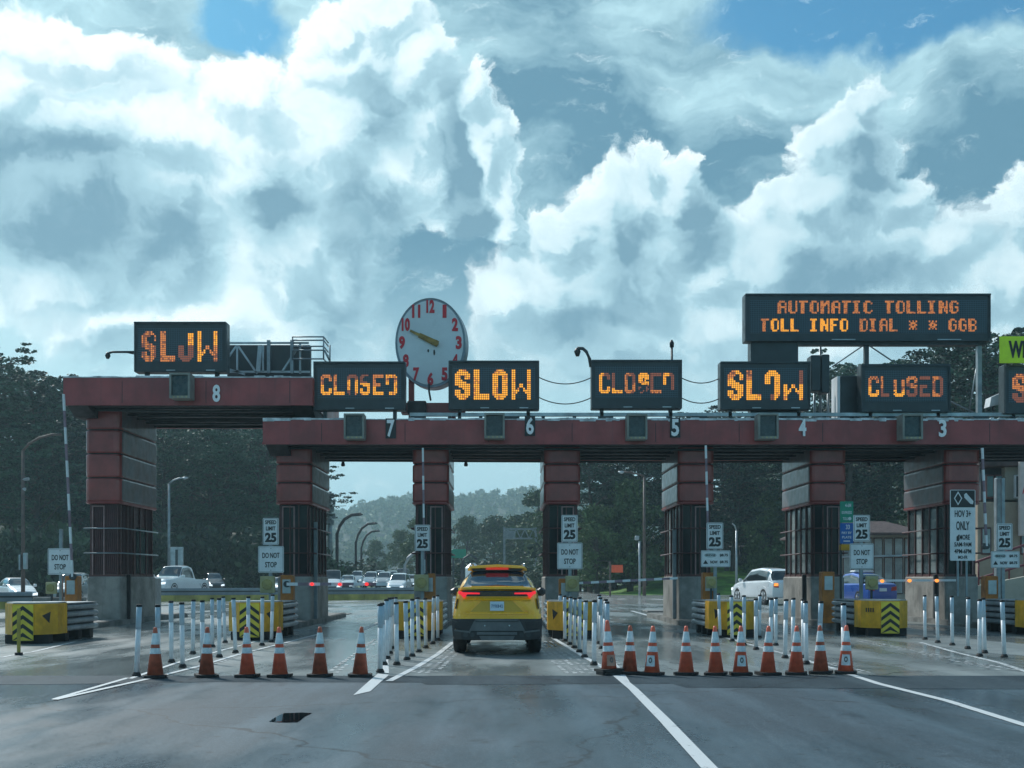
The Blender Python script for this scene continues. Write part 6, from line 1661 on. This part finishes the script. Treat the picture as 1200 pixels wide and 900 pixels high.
def tree(kind, i, px, Y, py_top, label, cat='tree', group=None, rz=None, wide=1.0, z=None):
    key = (kind, i); o = TP[key] if key not in tu else copy_tree(TP[key]); tu.add(key)
    H = {'cypress': 20.5, 'broad': 12.4, 'shrub': 2.6}[kind]; x = PX(px, Y)
    z0 = hill_h(x, Y) - .1 if z is None else z
    s = (PZ(py_top, Y) - z0) / H * (1.05 if kind == 'cypress' else 1); o.location = (x, Y, z0); o.scale = (s * wide, s * wide, s); o.rotation_euler = (0, 0, R(tr_.uniform(0, 360) if rz is None else rz))
    o['label'] = label; o['category'] = cat
    if group: o['group'] = group
GL, GM, GR_ = 'dark cypresses at the left', 'dark cypresses behind lanes 8 and 7', 'dark trees behind the right-hand lanes'
tree('cypress', 0, -14, 96, 408, 'tall dark cypress at the very left frame edge', group=GL)
tree('cypress', 1, 14, 104, 414, 'tall cypress with bare trunks behind the brown lamp pole', group=GL)
tree('cypress', 2, 44, 100, 424, 'layered cypress crown just left of the lane 8 canopy end', group=GL)
tree('cypress', 3, 62, 118, 432, 'cypress filling in behind the raised arm at the far left', group=GL)
tree('cypress', 4, 92, 112, 470, 'cypress behind the far left booth', group=GL)
tree('cypress', 3, 30, 128, 450, 'farther cypress low in the gap of the left group', group=GL)
for j, (px, Y, t, i, lab) in enumerate(((150, 128, 460, 0, 'leftmost dark cypress behind lane 8'), (190, 112, 490, 1, 'dark cypress behind the pale lamp pole'), (222, 120, 478, 2, 'dark cypress above the white pickup truck'),
        (255, 115, 482, 3, 'dark cypress in the middle of the lane 8 opening'), (285, 124, 474, 4, 'dark cypress right of the middle of the lane 8 opening'), (318, 114, 486, 0, 'dark cypress behind the lane 7 speed limit sign'),
        (350, 128, 505, 2, 'rightmost cypress half behind the lane 7 booth'), (236, 142, 466, 4, 'farther hazy cypress behind lane 8'), (170, 150, 465, 1, 'farther cypress between booth and lamp pole'), (310, 150, 478, 3, 'farther cypress beside the lane 7 canopy end'))):
    tree('cypress', i, px, Y, t, lab, group=GM)
for j, (px, Y, t, i, lab) in enumerate(((692, 112, 500, 1, 'dark cypress just right of the lane 5 booth'), (722, 118, 490, 3, 'dark cypress above the orange work sign'), (752, 112, 505, 0, 'dark cypress behind the brown lamp pole in lane 5'),
        (784, 122, 492, 4, 'dark cypress behind the booth between lanes 5 and 4'), (822, 120, 466, 2, 'cypress whose tip shows above the canopy between lane 5 and 4 signs'), (856, 112, 500, 3, 'dark cypress behind the thin short lamp'),
        (890, 120, 490, 1, 'dark cypress above the white hatchback'), (925, 112, 498, 0, 'dark cypress left of the lane 3 booth'), (962, 106, 478, 4, 'dark cypress right of the lane 4 sign'),
        (994, 104, 428, 2, 'cypress showing left above the dim closed sign'), (1040, 110, 402, 0, 'broad cypress crown under the middle of the wide message board'),
        (1078, 118, 420, 3, 'cypress showing above the right half of the dim closed sign'), (1120, 96, 404, 1, 'tall cypress just left of the white floodlight'), (1152, 92, 380, 4, 'tallest dark cypress, under the right end of the message board'),
        (1190, 100, 420, 2, 'cypress behind the sign at the right frame edge'), (1238, 104, 410, 0, 'cypress beyond the right frame edge'), (705, 140, 480, 2, 'farther cypress in the lane 5 opening'), (880, 142, 476, 4, 'farther cypress in the lane 4 opening'), (1010, 140, 450, 3, 'farther cypress behind the low glazed building'))):
    tree('cypress', i, px, Y, t, lab, group=GR_)
GC = 'rounder green trees straight ahead'
tree('broad', 0, 632, 170, 572, 'tall round green tree left of the booth right of the yellow suv', group=GC, z=0)
tree('broad', 1, 648, 150, 585, 'round green tree half behind the booth right of the yellow suv', group=GC, z=0)
tree('broad', 1, 580, 200, 604, 'dark rounded tree above the yellow suv roof', group=GC, z=0, wide=1.2)
tree('broad', 0, 606, 190, 602, 'round tree behind the far truss gantry', group=GC, z=0, wide=1.1)
tree('broad', 1, 548, 210, 604, 'pale green tree left of the dark one above the yellow suv', group=GC, z=0)
tree('broad', 0, 470, 215, 620, 'pale green tree behind the curved lamps, by the booth', group=GC, z=0)
tree('broad', 1, 440, 240, 632, 'hazy tree behind the three curved lamps', group=GC, z=0)
tree('broad', 0, 492, 170, 605, 'tree hidden mostly by the booth left of the yellow suv', group=GC, z=0)
GB = 'paler broadleaf trees among the dark woods'
for px, Y, t, i, lab in ((203, 150, 500, 0, 'paler tree above the pale lamp pole behind lane 8'), (262, 158, 486, 1, 'paler tall tree in the middle of the lane 8 opening'), (328, 148, 520, 0, 'paler tree above the lane 7 signs'),
        (738, 108, 560, 1, 'paler tree between the orange work sign and the brown lamp pole'), (700, 106, 590, 0, 'small paler tree right of the yellow suv lane booth'), (868, 128, 540, 0, 'paler tree behind the thin lamp of lane 4'), (905, 110, 575, 1, 'paler tree above the white hatchback'), (38, 110, 560, 1, 'paler tree low at the far left')):
    tree('broad', i, px, Y, t, lab, group=GB)
GS = 'bushes at the foot of the woods'
for j, (px, Y, t, i, w, lab) in enumerate(((400, 145, 653, 0, 1.6, 'dark bush at the foot of the nearest curved lamp'), (372, 142, 655, 1, 1.3, 'dark bush behind the lane 7 booth'), (250, 100, 672, 0, 1.5, 'low bush right of the pickup truck'), (284, 104, 670, 1, 1.6, 'low bush left of the lane 7 signs'),
        (170, 100, 660, 1, 1.5, 'bush behind the far left booth'), (692, 120, 652, 0, 1.8, 'dark bush left of the orange work sign'), (740, 121, 648, 1, 1.6, 'bush behind the white sensor post'), (780, 119, 640, 0, 1.2, 'tall pale green bush beside the lane 4 booth'), (765, 122, 646, 1, 1.4, 'bush right of the brown lamp pole'),
        (840, 118, 655, 1, 1.7, 'bush at the top of the lawn on its left'), (868, 120, 652, 0, 1.7, 'bush at the top of the lawn behind the thin lamp'), (898, 119, 650, 1, 1.8, 'bush above the white hatchback roof'), (930, 117, 648, 0, 1.7, 'bush between hatchback and lane 3 booth'),
        (20, 92, 655, 0, 1.7, 'bush behind the brown lamp pole foot'), (60, 94, 650, 1, 1.7, 'bush behind the far left do not stop sign'), (560, 140, 655, 1, 1.6, 'bush left of the far gantry'), (622, 132, 662, 0, 1.5, 'pale bush at the foot of the far gantry'))):
    tree('shrub', i, px, Y, t, lab, 'bush', GS, wide=w, z=None if px < 680 or px > 950 else lawn_z(PX(px, Y), Y) - .05)
ug = random.Random(12)
for j in range(13):
    px = 118 + j * 20 + ug.uniform(-5, 5)
    tree('shrub', j % 2, px, 103 + ug.uniform(0, 6), 622 + ug.uniform(-14, 14), ['leftmost', 'second', 'third', 'fourth', 'fifth', 'sixth', 'seventh', 'eighth', 'ninth', 'tenth', 'eleventh', 'twelfth', 'rightmost'][j] + ' tall dark bush of the undergrowth row behind lane 8', 'bush', 'tall undergrowth behind lane 8', wide=ug.uniform(.75, 1.0))
for j in range(9):
    px = 676 + j * 34 + ug.uniform(-6, 6)
    tree('shrub', (j + 1) % 2, px, 124 + ug.uniform(0, 5), 618 + ug.uniform(-12, 16), ['leftmost', 'second', 'third', 'fourth', 'fifth', 'sixth', 'seventh', 'eighth', 'rightmost'][j] + ' tall dark bush of the undergrowth row above the lawn', 'bush', 'tall undergrowth above the lawn', wide=ug.uniform(.8, 1.1), z=lawn_z(PX(px, 126), 126) - .05)
for j in range(5):
    px = -8 + j * 20
    tree('shrub', j % 2, px, 88 + ug.uniform(0, 4), 616 + ug.uniform(-12, 12), ['leftmost', 'second', 'middle', 'fourth', 'rightmost'][j] + ' tall dark bush of the row at the far left', 'bush', 'tall undergrowth at the far left', wide=ug.uniform(.75, 1.0))
# the wooded hill far ahead, one mass nobody could count
g_ = np.random.default_rng(5); fb = MB(); n = 0
while n < 3300:
    far = n < 2600
    y = g_.uniform(560, 960) if far else g_.uniform(150, 420); x = g_.uniform(-1, 1) * (60 + y * .34) if far else g_.uniform(-1, 1) * (60 + y * .6); h = hill_h(x, y)
    if h < 1.2: continue
    sc = g_.uniform(4.0, 7.0) if far else g_.uniform(3.2, 6.5); H_ = sc * (g_.uniform(.8, 1.35) if far else g_.uniform(1.0, 1.9))
    for k in range(3):
        leaves(fb, g_, (x + g_.normal() * sc * .25, y + g_.normal() * sc * .25, h + H_ * (.35 + .3 * k)), (sc * (.62 - .14 * k), sc * (.62 - .14 * k), H_ * .26), 22 if far else 40, 1.5 if far else .5)
    n += 1
tag(fb.build('hill_forest', LEAFH), kind='stuff')

# ------------------------------------------------------------------ haze
b = MB(); b.box(-800, 800, -45, 1400, -1.05, 98)
hz_m = bpy.data.materials.new('haze_air'); hz_m.use_nodes = True; t = NT(hz_m.node_tree); t.n.clear()
v = t.n.new('ShaderNodeVolumePrincipled'); v.inputs['Color'].default_value = (.60, .88, .97, 1); v.inputs['Density'].default_value = .00062; v.inputs['Anisotropy'].default_value = .3
oo = t.n.new('ShaderNodeOutputMaterial'); t.l.new(v.outputs[0], oo.inputs['Volume'])
hz_m.cycles.homogeneous_volume = True
tag(b.build('haze', hz_m), kind='stuff')
